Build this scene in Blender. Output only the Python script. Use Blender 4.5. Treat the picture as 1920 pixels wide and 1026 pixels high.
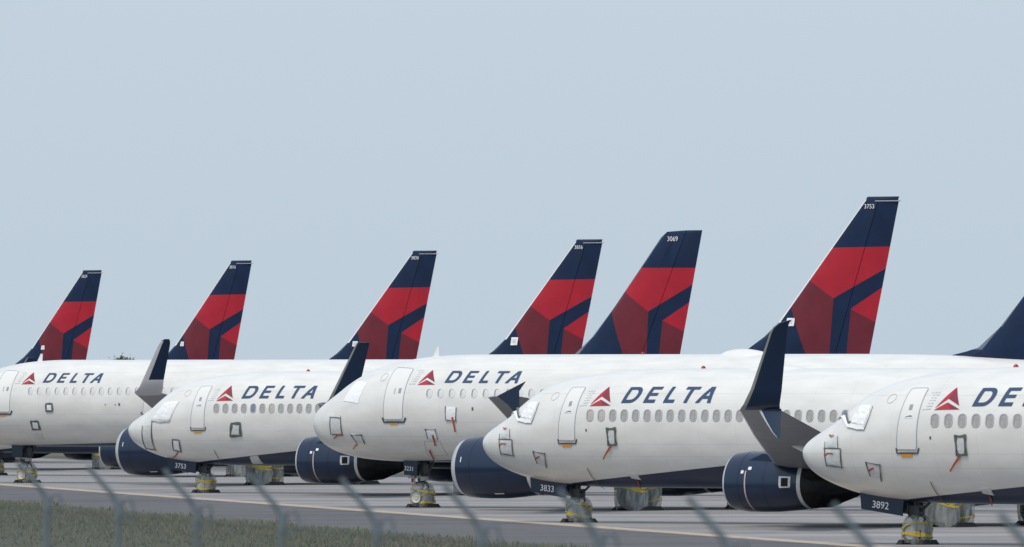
import bpy, bmesh, math, random
import numpy as np
from mathutils import Vector, Matrix
random.seed(7)
for o in list(bpy.data.objects): bpy.data.objects.remove(o)
scene = bpy.context.scene
col = scene.collection
R = math.radians

# ------------------------------------------------------------------ camera
F = 21795.0          # focal length in pixels of a 1920 px wide picture
CAMZ = 4.85          # metres above the apron
HORIZON = 716.1      # picture row of the horizon
cam_d = bpy.data.cameras.new('camera')
cam = bpy.data.objects.new('camera', cam_d); col.objects.link(cam)
cam_d.sensor_width = 36; cam_d.lens = F / 1920 * 36
cam_d.clip_start = 1; cam_d.clip_end = 20000
cam.location = (0, 0, CAMZ)
cam.rotation_euler = (R(90) + math.atan((HORIZON - 513) / F), 0, 0)
cam_d.dof.use_dof = True; cam_d.dof.focus_distance = 430; cam_d.dof.aperture_fstop = 9.0
scene.camera = cam

# ------------------------------------------------------------------ sky, sun, exposure
SUN_EL, SUN_AZ = 57, 214       # azimuth clockwise from +Y (behind the camera, to its left)
world = bpy.data.worlds.new('World'); scene.world = world; world.use_nodes = True
nt = world.node_tree; nt.nodes.clear()
wo = nt.nodes.new('ShaderNodeOutputWorld'); bg = nt.nodes.new('ShaderNodeBackground')
sky = nt.nodes.new('ShaderNodeTexSky'); sky.sky_type = 'NISHITA'; sky.sun_disc = False
sky.sun_elevation = R(SUN_EL); sky.sun_rotation = R(SUN_AZ)
sky.air_density = 1.0; sky.dust_density = 3.0; sky.ozone_density = 1.5
veil = nt.nodes.new('ShaderNodeMix'); veil.data_type = 'RGBA'
veil.inputs[0].default_value = 0.80          # thin even overcast over the whole sky
veil.inputs[7].default_value = (4.85, 5.76, 6.66, 1)
nt.links.new(sky.outputs[0], veil.inputs[6])
nt.links.new(veil.outputs[2], bg.inputs[0]); bg.inputs[1].default_value = 0.10
nt.links.new(bg.outputs[0], wo.inputs[0])
sun_d = bpy.data.lights.new('sun', 'SUN'); sun = bpy.data.objects.new('sun', sun_d); col.objects.link(sun)
sun_d.energy = 1.5; sun_d.angle = R(14); sun_d.color = (1.0, 0.93, 0.84)
az = R(SUN_AZ); el = R(SUN_EL)
to_sun = Vector((math.sin(az) * math.cos(el), math.cos(az) * math.cos(el), math.sin(el)))
sun.rotation_euler = to_sun.to_track_quat('Z', 'Y').to_euler()
vs = scene.view_settings
vs.view_transform = 'Standard'; vs.look = 'None'; vs.exposure = 0.36; vs.gamma = 1.0; vs.use_curve_mapping = False
scene.render.engine = 'CYCLES'
scene.cycles.transparent_max_bounces = 16

# ------------------------------------------------------------------ materials
MATS = {}
def mat(name, color, rough=0.5, metal=0.0, noise=0.0, nscale=4.0, bump=0.0, bscale=20.0, coat=0.0, spec=0.5, alpha=1.0, trans=0.0, nscale_xyz=None):
    if name in MATS: return MATS[name]
    m = bpy.data.materials.new(name); m.use_nodes = True; t = m.node_tree; b = t.nodes['Principled BSDF']
    b.inputs['Roughness'].default_value = rough; b.inputs['Metallic'].default_value = metal
    b.inputs['Base Color'].default_value = (*color, 1); b.inputs['Alpha'].default_value = alpha
    b.inputs['Coat Weight'].default_value = coat; b.inputs['Coat Roughness'].default_value = 0.12
    b.inputs['Specular IOR Level'].default_value = spec
    if noise or bump:
        tc = t.nodes.new('ShaderNodeTexCoord')
        mp = t.nodes.new('ShaderNodeMapping'); t.links.new(tc.outputs['Object'], mp.inputs[0])
        if nscale_xyz: mp.inputs['Scale'].default_value = nscale_xyz
    if noise:
        n = t.nodes.new('ShaderNodeTexNoise'); n.inputs['Scale'].default_value = nscale; n.inputs['Detail'].default_value = 6
        t.links.new(mp.outputs[0], n.inputs['Vector'])
        r = t.nodes.new('ShaderNodeMapRange'); r.inputs['From Min'].default_value = .25; r.inputs['From Max'].default_value = .75
        r.inputs['To Min'].default_value = 1 - noise; r.inputs['To Max'].default_value = 1 + noise
        t.links.new(n.outputs['Fac'], r.inputs['Value'])
        x = t.nodes.new('ShaderNodeVectorMath'); x.operation = 'SCALE'; x.inputs[0].default_value = color
        t.links.new(r.outputs[0], x.inputs['Scale']); t.links.new(x.outputs[0], b.inputs['Base Color'])
    if bump:
        n2 = t.nodes.new('ShaderNodeTexNoise'); n2.inputs['Scale'].default_value = bscale; n2.inputs['Detail'].default_value = 5
        t.links.new(mp.outputs[0], n2.inputs['Vector'])
        bp = t.nodes.new('ShaderNodeBump'); bp.inputs['Strength'].default_value = bump; bp.inputs['Distance'].default_value = .05
        t.links.new(n2.outputs['Fac'], bp.inputs['Height']); t.links.new(bp.outputs[0], b.inputs['Normal'])
    MATS[name] = m
    return m

NAVY = (0.003, 0.015, 0.048)
M_navy = mat('navy_paint', NAVY, .28, noise=.12, nscale=.9, coat=.3)
M_navy_fin = mat('navy_fin_paint', (0.004, 0.017, 0.056), .42, noise=.22, nscale=1.0, spec=.32)
M_red = mat('red_paint', (0.42, 0.013, 0.030), .40, noise=.13, nscale=.9, spec=.35)
M_maroon = mat('maroon_paint', (0.150, 0.017, 0.030), .40, noise=.16, nscale=.9, spec=.35)
M_metal = mat('bare_metal', (.62, .62, .62), .38, metal=.55, noise=.06)
M_finedge = mat('fin_edge_white', (.80, .80, .79), .35, noise=.04)
M_finedge_dark = mat('fin_edge_slate', (.10, .12, .16), .35, noise=.1)
M_tipgrey = mat('wingtip_light_grey', (.52, .52, .54), .4, noise=.05)
M_lip = mat('intake_lip_metal', (.56, .57, .58), .38, metal=.35, noise=.06)
M_wing = mat('wing_grey', (.24, .25, .275), .45, noise=.10, nscale=1.2)
M_wingdark = mat('winglet_edge_grey', (.30, .31, .30), .4, metal=.4, noise=.1)
M_white = mat('white_paint', (.81, .80, .78), .3, noise=.03, nscale=1.0, coat=.2)
M_line = mat('seam_grey', (.40, .42, .46), .5)
M_scuff = mat('scuff_plate', (.16, .17, .18), .4, metal=.5)
M_seamdark = mat('cowl_seam_dark', (.004, .007, .016), .6)
M_orange = mat('warning_orange', (.75, .33, .03), .6)
M_streamer = mat('red_streamer', (.44, .085, .045), .7, noise=.2, nscale=9)
M_tape = mat('dark_grey_tape', (.12, .125, .125), .6, noise=.25, nscale=9)
M_olive = mat('grey_green_tape', (.105, .125, .115), .6, noise=.3, nscale=9)
M_sheet = mat('white_cover_sheet', (.90, .91, .92), .35, noise=.05, nscale=5, bump=.5, bscale=5)
M_film = mat('milky_film', (.66, .67, .67), .35, noise=.1, nscale=7, bump=.4, bscale=7)
M_silver = mat('silver_tape', (.70, .70, .70), .35, metal=.3, bump=.4, bscale=12)
M_blue = mat('letter_blue', (.032, .066, .145), .4)
M_logo_red = mat('logo_red', (.46, .026, .045), .4)
M_logo_dark = mat('logo_dark_red', (.24, .026, .045), .4)
M_print = mat('small_print', (.50, .52, .56), .6)
M_num = mat('number_white', (.80, .81, .83), .5)
M_pane = mat('cabin_pane', (.37, .365, .355), .22, noise=.25, nscale=6)
M_pane_dark = mat('cabin_pane_dark', (.20, .23, .27), .2)
M_pane_warm = mat('cabin_pane_shade', (.50, .46, .41), .35)
M_wframe = mat('window_frame', (.50, .50, .50), .4)
M_shade = mat('closed_shade', (.70, .70, .71), .4)
M_gasket_shadow = mat('window_gasket_and_shadow', (.33, .33, .35), .5)  # frame gasket grey, also the painted shadow crescent in each window
M_black = mat('black_wrap', (.006, .006, .008), .5, spec=.3, bump=.9, bscale=4, noise=.3, nscale=5)
M_rubber = mat('rubber', (.018, .018, .019), .8, noise=.2, nscale=9)
M_strut = mat('gear_strut', (.055, .058, .060), .5, metal=.3, noise=.35, nscale=8)
M_gearlight = mat('gear_fitting', (.38, .38, .37), .45, metal=.3, noise=.3, nscale=8)
M_yellow = mat('yellow_tape', (.52, .40, .05), .55, noise=.25, nscale=9)
M_beacon = mat('beacon_red', (.30, .02, .025), .25)
M_galv = mat('galvanised_steel', (.17, .20, .23), .5, metal=.35, noise=.15, nscale=14)
M_wire = mat('fence_wire', (.20, .22, .23), .6, metal=.2)
M_red_rod = mat('red_tow_pin', (.45, .03, .04), .5)
M_hub = mat('wheel_hub', (.55, .55, .54), .45, metal=.2, noise=.1)
M_wood = mat('wood_chock', (.30, .12, .06), .8, noise=.2)

def bag_material():
    m = bpy.data.materials.new('clear_plastic_bag'); m.use_nodes = True; t = m.node_tree; b = t.nodes['Principled BSDF']; out = t.nodes['Material Output']
    b.inputs['Base Color'].default_value = (.42, .45, .45, 1); b.inputs['Roughness'].default_value = .22
    tc = t.nodes.new('ShaderNodeTexCoord'); n = t.nodes.new('ShaderNodeTexNoise'); n.inputs['Scale'].default_value = 2.6; n.inputs['Detail'].default_value = 1.5
    n.inputs['Distortion'].default_value = 1.0
    mpb = t.nodes.new('ShaderNodeMapping'); mpb.inputs['Scale'].default_value = (1.6, 1.6, .6); t.links.new(tc.outputs['Object'], mpb.inputs[0]); t.links.new(mpb.outputs[0], n.inputs['Vector'])
    r = t.nodes.new('ShaderNodeMapRange'); r.inputs['From Min'].default_value = .35; r.inputs['From Max'].default_value = .68
    r.inputs['To Min'].default_value = .26; r.inputs['To Max'].default_value = .66
    t.links.new(n.outputs['Fac'], r.inputs[0])
    bp = t.nodes.new('ShaderNodeBump'); bp.inputs['Strength'].default_value = .6; bp.inputs['Distance'].default_value = .08
    t.links.new(n.outputs['Fac'], bp.inputs['Height']); t.links.new(bp.outputs[0], b.inputs['Normal'])
    tr = t.nodes.new('ShaderNodeBsdfTransparent'); mx = t.nodes.new('ShaderNodeMixShader')
    t.links.new(r.outputs[0], mx.inputs[0])
    t.links.new(tr.outputs[0], mx.inputs[1]); t.links.new(b.outputs[0], mx.inputs[2])
    t.links.new(mx.outputs[0], out.inputs[0])
    return m
M_bag = bag_material()

def fuselage_material(name, z0, s0, slope, seams):
    """white paint, navy belly below a rising paint line, faint panel seams, faint grime"""
    m = bpy.data.materials.new(name); m.use_nodes = True; t = m.node_tree; b = t.nodes['Principled BSDF']
    b.inputs['Roughness'].default_value = .30; b.inputs['Coat Weight'].default_value = .15; b.inputs['Coat Roughness'].default_value = .15
    tc = t.nodes.new('ShaderNodeTexCoord'); sp = t.nodes.new('ShaderNodeSeparateXYZ'); t.links.new(tc.outputs['Object'], sp.inputs[0])
    def math_(op, a, bb, clamp=False):
        n = t.nodes.new('ShaderNodeMath'); n.operation = op; n.use_clamp = clamp
        for i, v in enumerate((a, bb)):
            if v is None: continue
            if isinstance(v, (int, float)): n.inputs[i].default_value = v
            else: t.links.new(v, n.inputs[i])
        return n.outputs[0]
    zl = math_('ADD', math_('MULTIPLY', math_('MAXIMUM', math_('SUBTRACT', sp.outputs[0], s0), 0), slope), z0)
    zl = math_('MINIMUM', zl, z0 + 1.6)
    navy = math_('LESS_THAN', sp.outputs[2], zl)
    # grime: long streaks + broad patches
    mp = t.nodes.new('ShaderNodeMapping'); mp.inputs['Scale'].default_value = (.35, 1.5, .9); t.links.new(tc.outputs['Object'], mp.inputs[0])
    n1 = t.nodes.new('ShaderNodeTexNoise'); n1.inputs['Scale'].default_value = 2.2; n1.inputs['Detail'].default_value = 8; t.links.new(mp.outputs[0], n1.inputs['Vector'])
    g = t.nodes.new('ShaderNodeMapRange'); g.inputs['From Min'].default_value = .3; g.inputs['From Max'].default_value = .75; g.inputs['To Min'].default_value = 1.0; g.inputs['To Max'].default_value = .86
    t.links.new(n1.outputs['Fac'], g.inputs[0])
    # seams: rings every 1.53 m and lengthwise laps
    fr = math_('FRACT', math_('DIVIDE', math_('ADD', sp.outputs[0], .4), 1.53), None)
    ring = math_('LESS_THAN', fr, .008)
    lap = None
    for zz in seams:
        l = math_('LESS_THAN', math_('ABSOLUTE', math_('SUBTRACT', sp.outputs[2], zz), None), .007)
        lap = l if lap is None else math_('MAXIMUM', lap, l)
    seam = math_('SUBTRACT', 1.0, math_('ADD', math_('MULTIPLY', ring, .13), math_('MULTIPLY', lap, .17)))
    tone = math_('MULTIPLY', g.outputs[0], seam)
    sc = t.nodes.new('ShaderNodeVectorMath'); sc.operation = 'SCALE'; sc.inputs[0].default_value = (.815, .805, .780); t.links.new(tone, sc.inputs['Scale'])
    mx = t.nodes.new('ShaderNodeMix'); mx.data_type = 'RGBA'
    t.links.new(navy, mx.inputs[0]); t.links.new(sc.outputs[0], mx.inputs[6]); mx.inputs[7].default_value = (.011, .022, .062, 1)
    t.links.new(mx.outputs[2], b.inputs['Base Color'])
    # slight skin waviness
    n2 = t.nodes.new('ShaderNodeTexNoise'); n2.inputs['Scale'].default_value = 1.6; n2.inputs['Detail'].default_value = 2; t.links.new(tc.outputs['Object'], n2.inputs['Vector'])
    bp = t.nodes.new('ShaderNodeBump'); bp.inputs['Strength'].default_value = .06; bp.inputs['Distance'].default_value = .05
    t.links.new(n2.outputs['Fac'], bp.inputs['Height']); t.links.new(bp.outputs[0], b.inputs['Normal'])
    return m
M_fus737 = fuselage_material('fuselage_paint_narrow', 1.36, 4.0, .090, (2.30, 2.72, 4.45))
M_fus320 = fuselage_material('fuselage_paint_wide', 1.80, 4.5, .022, (2.75, 3.30, 5.30))

def ground_material(name, c1, c2, scale, rough=.9, joints=False, bump=.3, streak=None):
    m = bpy.data.materials.new(name); m.use_nodes = True; t = m.node_tree; b = t.nodes['Principled BSDF']; b.inputs['Roughness'].default_value = rough
    b.inputs['Specular IOR Level'].default_value = .2
    tc = t.nodes.new('ShaderNodeTexCoord')
    mp = t.nodes.new('ShaderNodeMapping'); t.links.new(tc.outputs['Object'], mp.inputs[0])
    mp.inputs['Rotation'].default_value = (0, 0, -ROW_ANG)     # x across the strip, y along it
    ns = t.nodes.new('ShaderNodeTexNoise'); ns.inputs['Scale'].default_value = scale; ns.inputs['Detail'].default_value = 10; ns.inputs['Roughness'].default_value = .65
    t.links.new(mp.outputs[0], ns.inputs['Vector'])
    cr = t.nodes.new('ShaderNodeMapRange'); cr.inputs['From Min'].default_value = .32; cr.inputs['From Max'].default_value = .68; t.links.new(ns.outputs['Fac'], cr.inputs[0])
    mx = t.nodes.new('ShaderNodeMix'); mx.data_type = 'RGBA'; t.links.new(cr.outputs[0], mx.inputs[0])
    mx.inputs[6].default_value = (*c1, 1); mx.inputs[7].default_value = (*c2, 1)
    last = mx.outputs[2]
    if streak:
        m2 = t.nodes.new('ShaderNodeMapping'); t.links.new(mp.outputs[0], m2.inputs[0]); m2.inputs['Scale'].default_value = streak
        n2 = t.nodes.new('ShaderNodeTexNoise'); n2.inputs['Scale'].default_value = 1; n2.inputs['Detail'].default_value = 6; n2.inputs['Roughness'].default_value = .7
        t.links.new(m2.outputs[0], n2.inputs['Vector'])
        r2 = t.nodes.new('ShaderNodeMapRange'); r2.inputs['From Min'].default_value = .38; r2.inputs['From Max'].default_value = .66; r2.inputs['To Min'].default_value = 1.12; r2.inputs['To Max'].default_value = .62
        t.links.new(n2.outputs['Fac'], r2.inputs[0])
        sc = t.nodes.new('ShaderNodeVectorMath'); sc.operation = 'SCALE'; t.links.new(last, sc.inputs[0]); t.links.new(r2.outputs[0], sc.inputs['Scale']); last = sc.outputs[0]
    if joints:
        sp = t.nodes.new('ShaderNodeSeparateXYZ'); t.links.new(mp.outputs[0], sp.inputs[0])
        outs = []
        for idx, pitch, w in ((1, 15.2, .55), (0, 7.6, .06)):
            d = t.nodes.new('ShaderNodeMath'); d.operation = 'DIVIDE'; d.inputs[1].default_value = pitch; t.links.new(sp.outputs[idx], d.inputs[0])
            f = t.nodes.new('ShaderNodeMath'); f.operation = 'FRACT'; t.links.new(d.outputs[0], f.inputs[0])
            l = t.nodes.new('ShaderNodeMath'); l.operation = 'LESS_THAN'; l.inputs[1].default_value = w / pitch; t.links.new(f.outputs[0], l.inputs[0]); outs.append(l.outputs[0])
        mxm = t.nodes.new('ShaderNodeMath'); mxm.operation = 'MAXIMUM'; t.links.new(outs[0], mxm.inputs[0]); t.links.new(outs[1], mxm.inputs[1])
        fa = t.nodes.new('ShaderNodeMath'); fa.operation = 'MULTIPLY'; fa.inputs[1].default_value = .45; t.links.new(mxm.outputs[0], fa.inputs[0])
        m3 = t.nodes.new('ShaderNodeMix'); m3.data_type = 'RGBA'; t.links.new(fa.outputs[0], m3.inputs[0]); t.links.new(last, m3.inputs[6]); m3.inputs[7].default_value = (.07, .07, .07, 1); last = m3.outputs[2]
    t.links.new(last, b.inputs['Base Color'])
    return m

# ------------------------------------------------------------------ mesh helpers
def mesh(name, verts, faces, mats, idx=None, smooth=True, angle=40):
    me = bpy.data.meshes.new(name); me.from_pydata([tuple(v) for v in verts], [], faces)
    for m in (mats if isinstance(mats, (list, tuple)) else [mats]): me.materials.append(m)
    if idx is not None: me.polygons.foreach_set('material_index', idx)
    if smooth:
        me.polygons.foreach_set('use_smooth', [True] * len(me.polygons)); me.set_sharp_from_angle(angle=R(angle))
    me.update()
    return me
def obj(name, me, parent=None, loc=(0, 0, 0), rot=(0, 0, 0)):
    o = bpy.data.objects.new(name, me); col.objects.link(o); o.location = loc; o.rotation_euler = rot
    if parent is not None: o.parent = parent
    return o
def tag(o, label, cat, group=None, kind=None):
    if label: o['label'] = label
    if cat: o['category'] = cat
    if group: o['group'] = group
    if kind: o['kind'] = kind
    return o
def bm_mesh(name, bm, mats, smooth=True, angle=40):
    bmesh.ops.recalc_face_normals(bm, faces=bm.faces[:])
    me = bpy.data.meshes.new(name); bm.to_mesh(me); bm.free()
    for m in (mats if isinstance(mats, (list, tuple)) else [mats]): me.materials.append(m)
    if smooth:
        me.polygons.foreach_set('use_smooth', [True] * len(me.polygons)); me.set_sharp_from_angle(angle=R(angle))
    return me
def tube_geo(V, Fc, path, r, n=8, cap=True):
    path = [Vector(p) for p in path]; b0 = len(V); k = len(path)
    rr = r if isinstance(r, (list, tuple)) else [r] * k
    for i, p in enumerate(path):
        d = (path[min(i + 1, k - 1)] - path[max(i - 1, 0)]).normalized()
        a = Vector((0, 0, 1)) if abs(d.z) < .9 else Vector((1, 0, 0))
        x = d.cross(a).normalized(); y = d.cross(x)
        for j in range(n):
            t = 2 * math.pi * j / n; V.append(p + (x * math.cos(t) + y * math.sin(t)) * rr[i])
    for i in range(k - 1):
        for j in range(n): Fc.append((b0 + i * n + j, b0 + i * n + (j + 1) % n, b0 + (i + 1) * n + (j + 1) % n, b0 + (i + 1) * n + j))
    if cap:
        Fc.append(tuple(b0 + j for j in reversed(range(n)))); Fc.append(tuple(b0 + (k - 1) * n + j for j in range(n)))
def tube(name, path, r, m, n=8):
    V, Fc = [], []; tube_geo(V, Fc, path, r, n); return mesh(name, V, Fc, m)
def box_geo(V, Fc, c, sz, rz=0, taper=1.0):
    b = len(V); cx, cy, cz = c; sx, sy, sz_ = [q / 2 for q in sz]; co, si = math.cos(rz), math.sin(rz)
    for k in (-1, 1):
        f = taper if k > 0 else 1
        for (i, j) in ((-1, -1), (1, -1), (1, 1), (-1, 1)):
            x, y = i * sx * f, j * sy * f; V.append(Vector((cx + x * co - y * si, cy + x * si + y * co, cz + k * sz_)))
    for f in ((3, 2, 1, 0), (4, 5, 6, 7), (0, 1, 5, 4), (1, 2, 6, 5), (2, 3, 7, 6), (3, 0, 4, 7)): Fc.append(tuple(b + q for q in f))

# ------------------------------------------------------------------ ground
LINE_P = Vector((6.0, 364.0)); ROW = Vector((-.1655, .9862)).normalized(); ACR = Vector((ROW.y, -ROW.x))
ROW_ANG = math.atan2(-ROW.x, ROW.y)
DIP = -.25
def gz(y):
    ys = [-400, 100, 128, 575, 625, 9000]; zs = [2.0, 2.0, 0, 0, DIP, DIP]
    return float(np.interp(y, ys, zs))
YB = [-400, 100, 128, 575, 625, 9000]
def ground_poly(name, pts, dz, material):
    bm = bmesh.new(); bm.faces.new([bm.verts.new((p[0], p[1], 0)) for p in pts])
    for y in YB[1:-1]:
        g = bm.verts[:] + bm.edges[:] + bm.faces[:]
        bmesh.ops.bisect_plane(bm, geom=g, plane_co=(0, y, 0), plane_no=(0, 1, 0))
    for v in bm.verts: v.co.z = gz(v.co.y) + dz
    for f in bm.faces:
        f.normal_update()
        if f.normal.z < 0: f.normal_flip()
    me = bpy.data.meshes.new(name); bm.to_mesh(me); bm.free(); me.materials.append(material)
    o = obj(name, me); o['kind'] = 'structure'; return o
def rowpt(e, d):      # e metres across from the painted line, d metres along the row
    p = LINE_P + ACR * e + ROW * d; return (p.x, p.y)
def strip(name, e0, e1, d0, d1, dz, material): return ground_poly(name, [rowpt(e0, d0), rowpt(e1, d0), rowpt(e1, d1), rowpt(e0, d1)], dz, material)
M_grass = ground_material('grass_ground', (.100, .108, .058), (.155, .148, .088), .6, bump=.3)
M_conc = ground_material('apron_concrete', (.255, .245, .248), (.335, .325, .325), .5, joints=True, streak=(.010, .16, 1))
M_asph = ground_material('shoulder_asphalt', (.118, .116, .124), (.155, .152, .158), .8, streak=(.02, .35, 1))
M_paint = ground_material('faded_edge_paint', (.52, .40, .30), (.40, .35, .30), 1.5)
ground_poly('ground', [(-3000, -400), (3000, -400), (3000, 9000), (-3000, 9000)], 0, M_grass)
strip('taxiway_shoulder', -9.2, 34, -180, 900, .004, M_asph)
strip('taxiway', .2, 31.0, -180, 900, .008, M_conc)
strip('taxiway_edge_line', .35, 1.25, -180, 900, .012, M_paint)

# ------------------------------------------------------------------ aircraft: fuselage surface
# stations: s (aft of nose), z top, z bottom, half width, z of greatest width
T737 = [(0, 2.72, 2.72, 0, 2.72), (.08, 2.93, 2.50, .22, 2.72), (.25, 3.08, 2.30, .42, 2.70), (.5, 3.23, 2.11, .64, 2.70), (1.0, 3.49, 1.86, .97, 2.72), (1.5, 3.76, 1.68, 1.20, 2.78),
        (2.0, 4.13, 1.54, 1.38, 2.88), (2.5, 4.46, 1.44, 1.52, 3.00), (3.0, 4.70, 1.37, 1.63, 3.12), (4.0, 4.98, 1.28, 1.77, 3.28), (5.0, 5.13, 1.24, 1.845, 3.37), (6.0, 5.22, 1.22, 1.875, 3.42), (7.5, 5.29, 1.22, 1.88, 3.42), (9, 5.31, 1.22, 1.88, 3.42)]
T320 = [(0, 3.25, 3.25, 0, 3.25), (.08, 3.55, 2.93, .30, 3.24), (.25, 3.76, 2.70, .53, 3.22), (.5, 3.96, 2.47, .78, 3.20), (1.0, 4.26, 2.20, 1.10, 3.22), (1.5, 4.55, 2.04, 1.34, 3.30),
        (2.0, 4.86, 1.94, 1.52, 3.40), (2.5, 5.12, 1.87, 1.65, 3.50), (3.0, 5.32, 1.83, 1.75, 3.58), (4.0, 5.60, 1.78, 1.88, 3.70), (5.0, 5.76, 1.76, 1.95, 3.78), (6.0, 5.85, 1.76, 1.97, 3.82), (7.5, 5.90, 1.76, 1.975, 3.83), (9, 5.90, 1.76, 1.975, 3.83)]
def tail(tab, L, z0, hw, start, end_top, end_bot):
    ztop, zbot, zc = tab[-1][1], tab[-1][2], tab[-1][4]
    out = list(tab) + [(start, ztop, zbot, hw, zc)]
    n = 9
    for i in range(1, n + 1):
        u = i / n; s = start + (L - start) * u
        ub = u ** 1.35
        zb = zbot + (end_bot - zbot) * ub; zt = ztop + (end_top - ztop) * u ** 2.2; w = hw + (.22 - hw) * u ** 1.5
        out.append((s, zt, zb, w, zb + (zt - zb) * .52))
    return out
TYPES = {
 '738': dict(tab=tail(T737, 38.0, 0, 1.88, 25.5, 4.75, 4.05), fw=0, tt=0, fam='737', L=38.0),
 '739': dict(tab=tail(T737, 40.64, 0, 1.88, 28.0, 4.75, 4.05), fw=1.57, tt=2.64, fam='737', L=40.64),
 '320': dict(tab=tail(T320, 37.5, 0, 1.975, 24.5, 5.35, 4.65), fw=0, tt=0, fam='320', L=37.5),
 '321': dict(tab=tail(T320, 44.4, 0, 1.975, 31.5, 5.35, 4.65), fw=4.27, tt=6.94, fam='320', L=44.4)}
def hermite(xs, ys, x):
    xs = np.asarray(xs, float); ys = np.asarray(ys, float); x = np.asarray(x, float)
    h = np.diff(xs); d = np.diff(ys) / h; m = np.zeros_like(xs); m[0], m[-1] = d[0], d[-1]
    for i in range(1, len(xs) - 1):
        m[i] = 0 if d[i - 1] * d[i] <= 0 else (h[i - 1] + h[i]) * 2 / ((2 * h[i] + h[i - 1]) / d[i - 1] + (h[i] + 2 * h[i - 1]) / d[i]) * 1.5 / 1.0
        if m[i]: 
            lim = 3 * min(abs(d[i - 1]), abs(d[i])); m[i] = math.copysign(min(abs(m[i]) , lim), d[i])
    i = np.clip(np.searchsorted(xs, x, side='right') - 1, 0, len(xs) - 2); t = (x - xs[i]) / h[i]
    return (2*t**3-3*t**2+1)*ys[i] + (t**3-2*t**2+t)*h[i]*m[i] + (-2*t**3+3*t**2)*ys[i+1] + (t**3-t**2)*h[i]*m[i+1]
def sec(ty, s):
    tab = TYPES[ty]['tab']; cache = TYPES[ty].setdefault('cols', [np.array(c) for c in zip(*tab)])
    s = np.clip(np.asarray(s, float), 0, tab[-1][0])
    # square-root stretch keeps the nose round
    q = np.sqrt(s); xs = np.sqrt(cache[0])
    return [hermite(xs, cache[k], q) for k in (1, 2, 3, 4)]
def surf(ty, s, a, off=0.0):
    """point on the skin: a = 0 port beam, 90 deg crown, -90 keel; local x aft, -y port"""
    zt, zb, w, zc = sec(ty, s); a = np.asarray(a, float)
    sn, cs = np.sin(a), np.cos(a); up = np.where(sn > 0, zt - zc, zc - zb)
    x = np.asarray(s, float) + 0 * a; y = -w * cs; z = zc + up * sn
    if np.any(off):
        ny = -cs / np.maximum(w, .05); nz = sn / np.maximum(up, .05); l = np.hypot(ny, nz)
        y = y + off * ny / l; z = z + off * nz / l
    return np.stack(np.broadcast_arrays(x, y, z), -1)
def spt(ty, s, a, off=0.0): return Vector(surf(ty, float(s), float(a), off).tolist())
def z_to_a(ty, s, z):
    zt, zb, w, zc = [float(q) for q in sec(ty, s)]
    r = (z - zc) / ((zt - zc) if z > zc else (zc - zb)); return math.asin(max(-1, min(1, r)))

POSE = {1: ('739', 8.76, 348.21, 34.35, 0), 2: ('739', -.95, 402.51, 35.71, 0), 3: ('320', -7.59, 450.9, 34.93, 0), 4: ('738', -16.75, 509.19, 32.07, 0),
        5: ('321', -27.40, 560.47, 35.02, 0), 6: ('739', -31.60, 635.3, 29.0, DIP), 7: ('739', -40.71, 688.3, 29.0, DIP), 8: ('739', -50.46, 745.7, 34.5, DIP), 9: ('739', -62.0, 808.7, 34.5, DIP)}
def to_picture(k, P):
    ty, px, py, th, pz = POSE[k]; th = R(th); c, si = math.cos(th), math.sin(th)
    P = np.asarray(P, float); X = px + c * P[..., 0] + si * P[..., 1]; Y = py - si * P[..., 0] + c * P[..., 1]; Z = P[..., 2] + pz - CAMZ
    return np.stack([960 + F * X / Y, HORIZON - F * Z / Y], -1)
_grid = {}
def pick(k, x, y):
    """skin coordinates (s, a) of a feature measured on the photograph of aircraft k"""
    ty = POSE[k][0]
    if k not in _grid:
        S = np.linspace(.15, 5.2, 420) ** 2 * 1.0; A = np.radians(np.linspace(-88, 100, 240))
        SS, AA = np.meshgrid(S, A, indexing='ij'); _grid[k] = (SS, AA, to_picture(k, surf(ty, SS, AA)))
    SS, AA, Q = _grid[k]; d = (Q[..., 0] - x) ** 2 + (Q[..., 1] - y) ** 2; i = np.unravel_index(np.argmin(d), d.shape)
    s, a = float(SS[i]), float(AA[i])
    for _ in range(4):
        q = to_picture(k, surf(ty, s, a)); qs = (to_picture(k, surf(ty, s + .01, a)) - q) / .01; qa = (to_picture(k, surf(ty, s, a + .005)) - q) / .005
        J = np.array([qs, qa]).T; 
        if abs(np.linalg.det(J)) < 40: break
        d_ = np.linalg.solve(J, np.array([x, y]) - q); d_ = np.clip(d_, -.15, .15); s = max(.03, s + d_[0]); a += d_[1]
    return s, a
def fin_pt(k, x, y, l=0.0):
    """side-view coordinates (s, z) on the plane l metres to port of the centreline"""
    ty, px, py, th, pz = POSE[k]; th = R(th); c, si = math.cos(th), math.sin(th); u = (x - 960) / F
    s = (u * (py - c * l) - px + si * l) / (c + u * si); D = py - si * s - c * l
    return s, CAMZ - pz + (HORIZON - y) * D / F

CACHE = {}
def cached(key, fn):
    if key not in CACHE: CACHE[key] = fn()
    return CACHE[key]

def fuselage_mesh(ty):
    L = TYPES[ty]['L']; S = np.concatenate([np.linspace(.02, 3.2, 60) ** 2, np.linspace(10.6, L, 60)]); n = 72
    A = np.linspace(0, 2 * math.pi, n, endpoint=False); V = []; Fc = []
    for s in S:
        V += [Vector(p) for p in surf(ty, np.full(n, s), A).tolist()]
    k = len(S)
    for i in range(k - 1):
        for j in range(n): Fc.append((i * n + j, i * n + (j + 1) % n, (i + 1) * n + (j + 1) % n, (i + 1) * n + j))
    Fc.append(tuple(range(n))[::-1]); Fc.append(tuple((k - 1) * n + j for j in range(n)))
    return mesh('fuselage', V, Fc, M_fus737 if TYPES[ty]['fam'] == '737' else M_fus320, angle=60)

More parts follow.
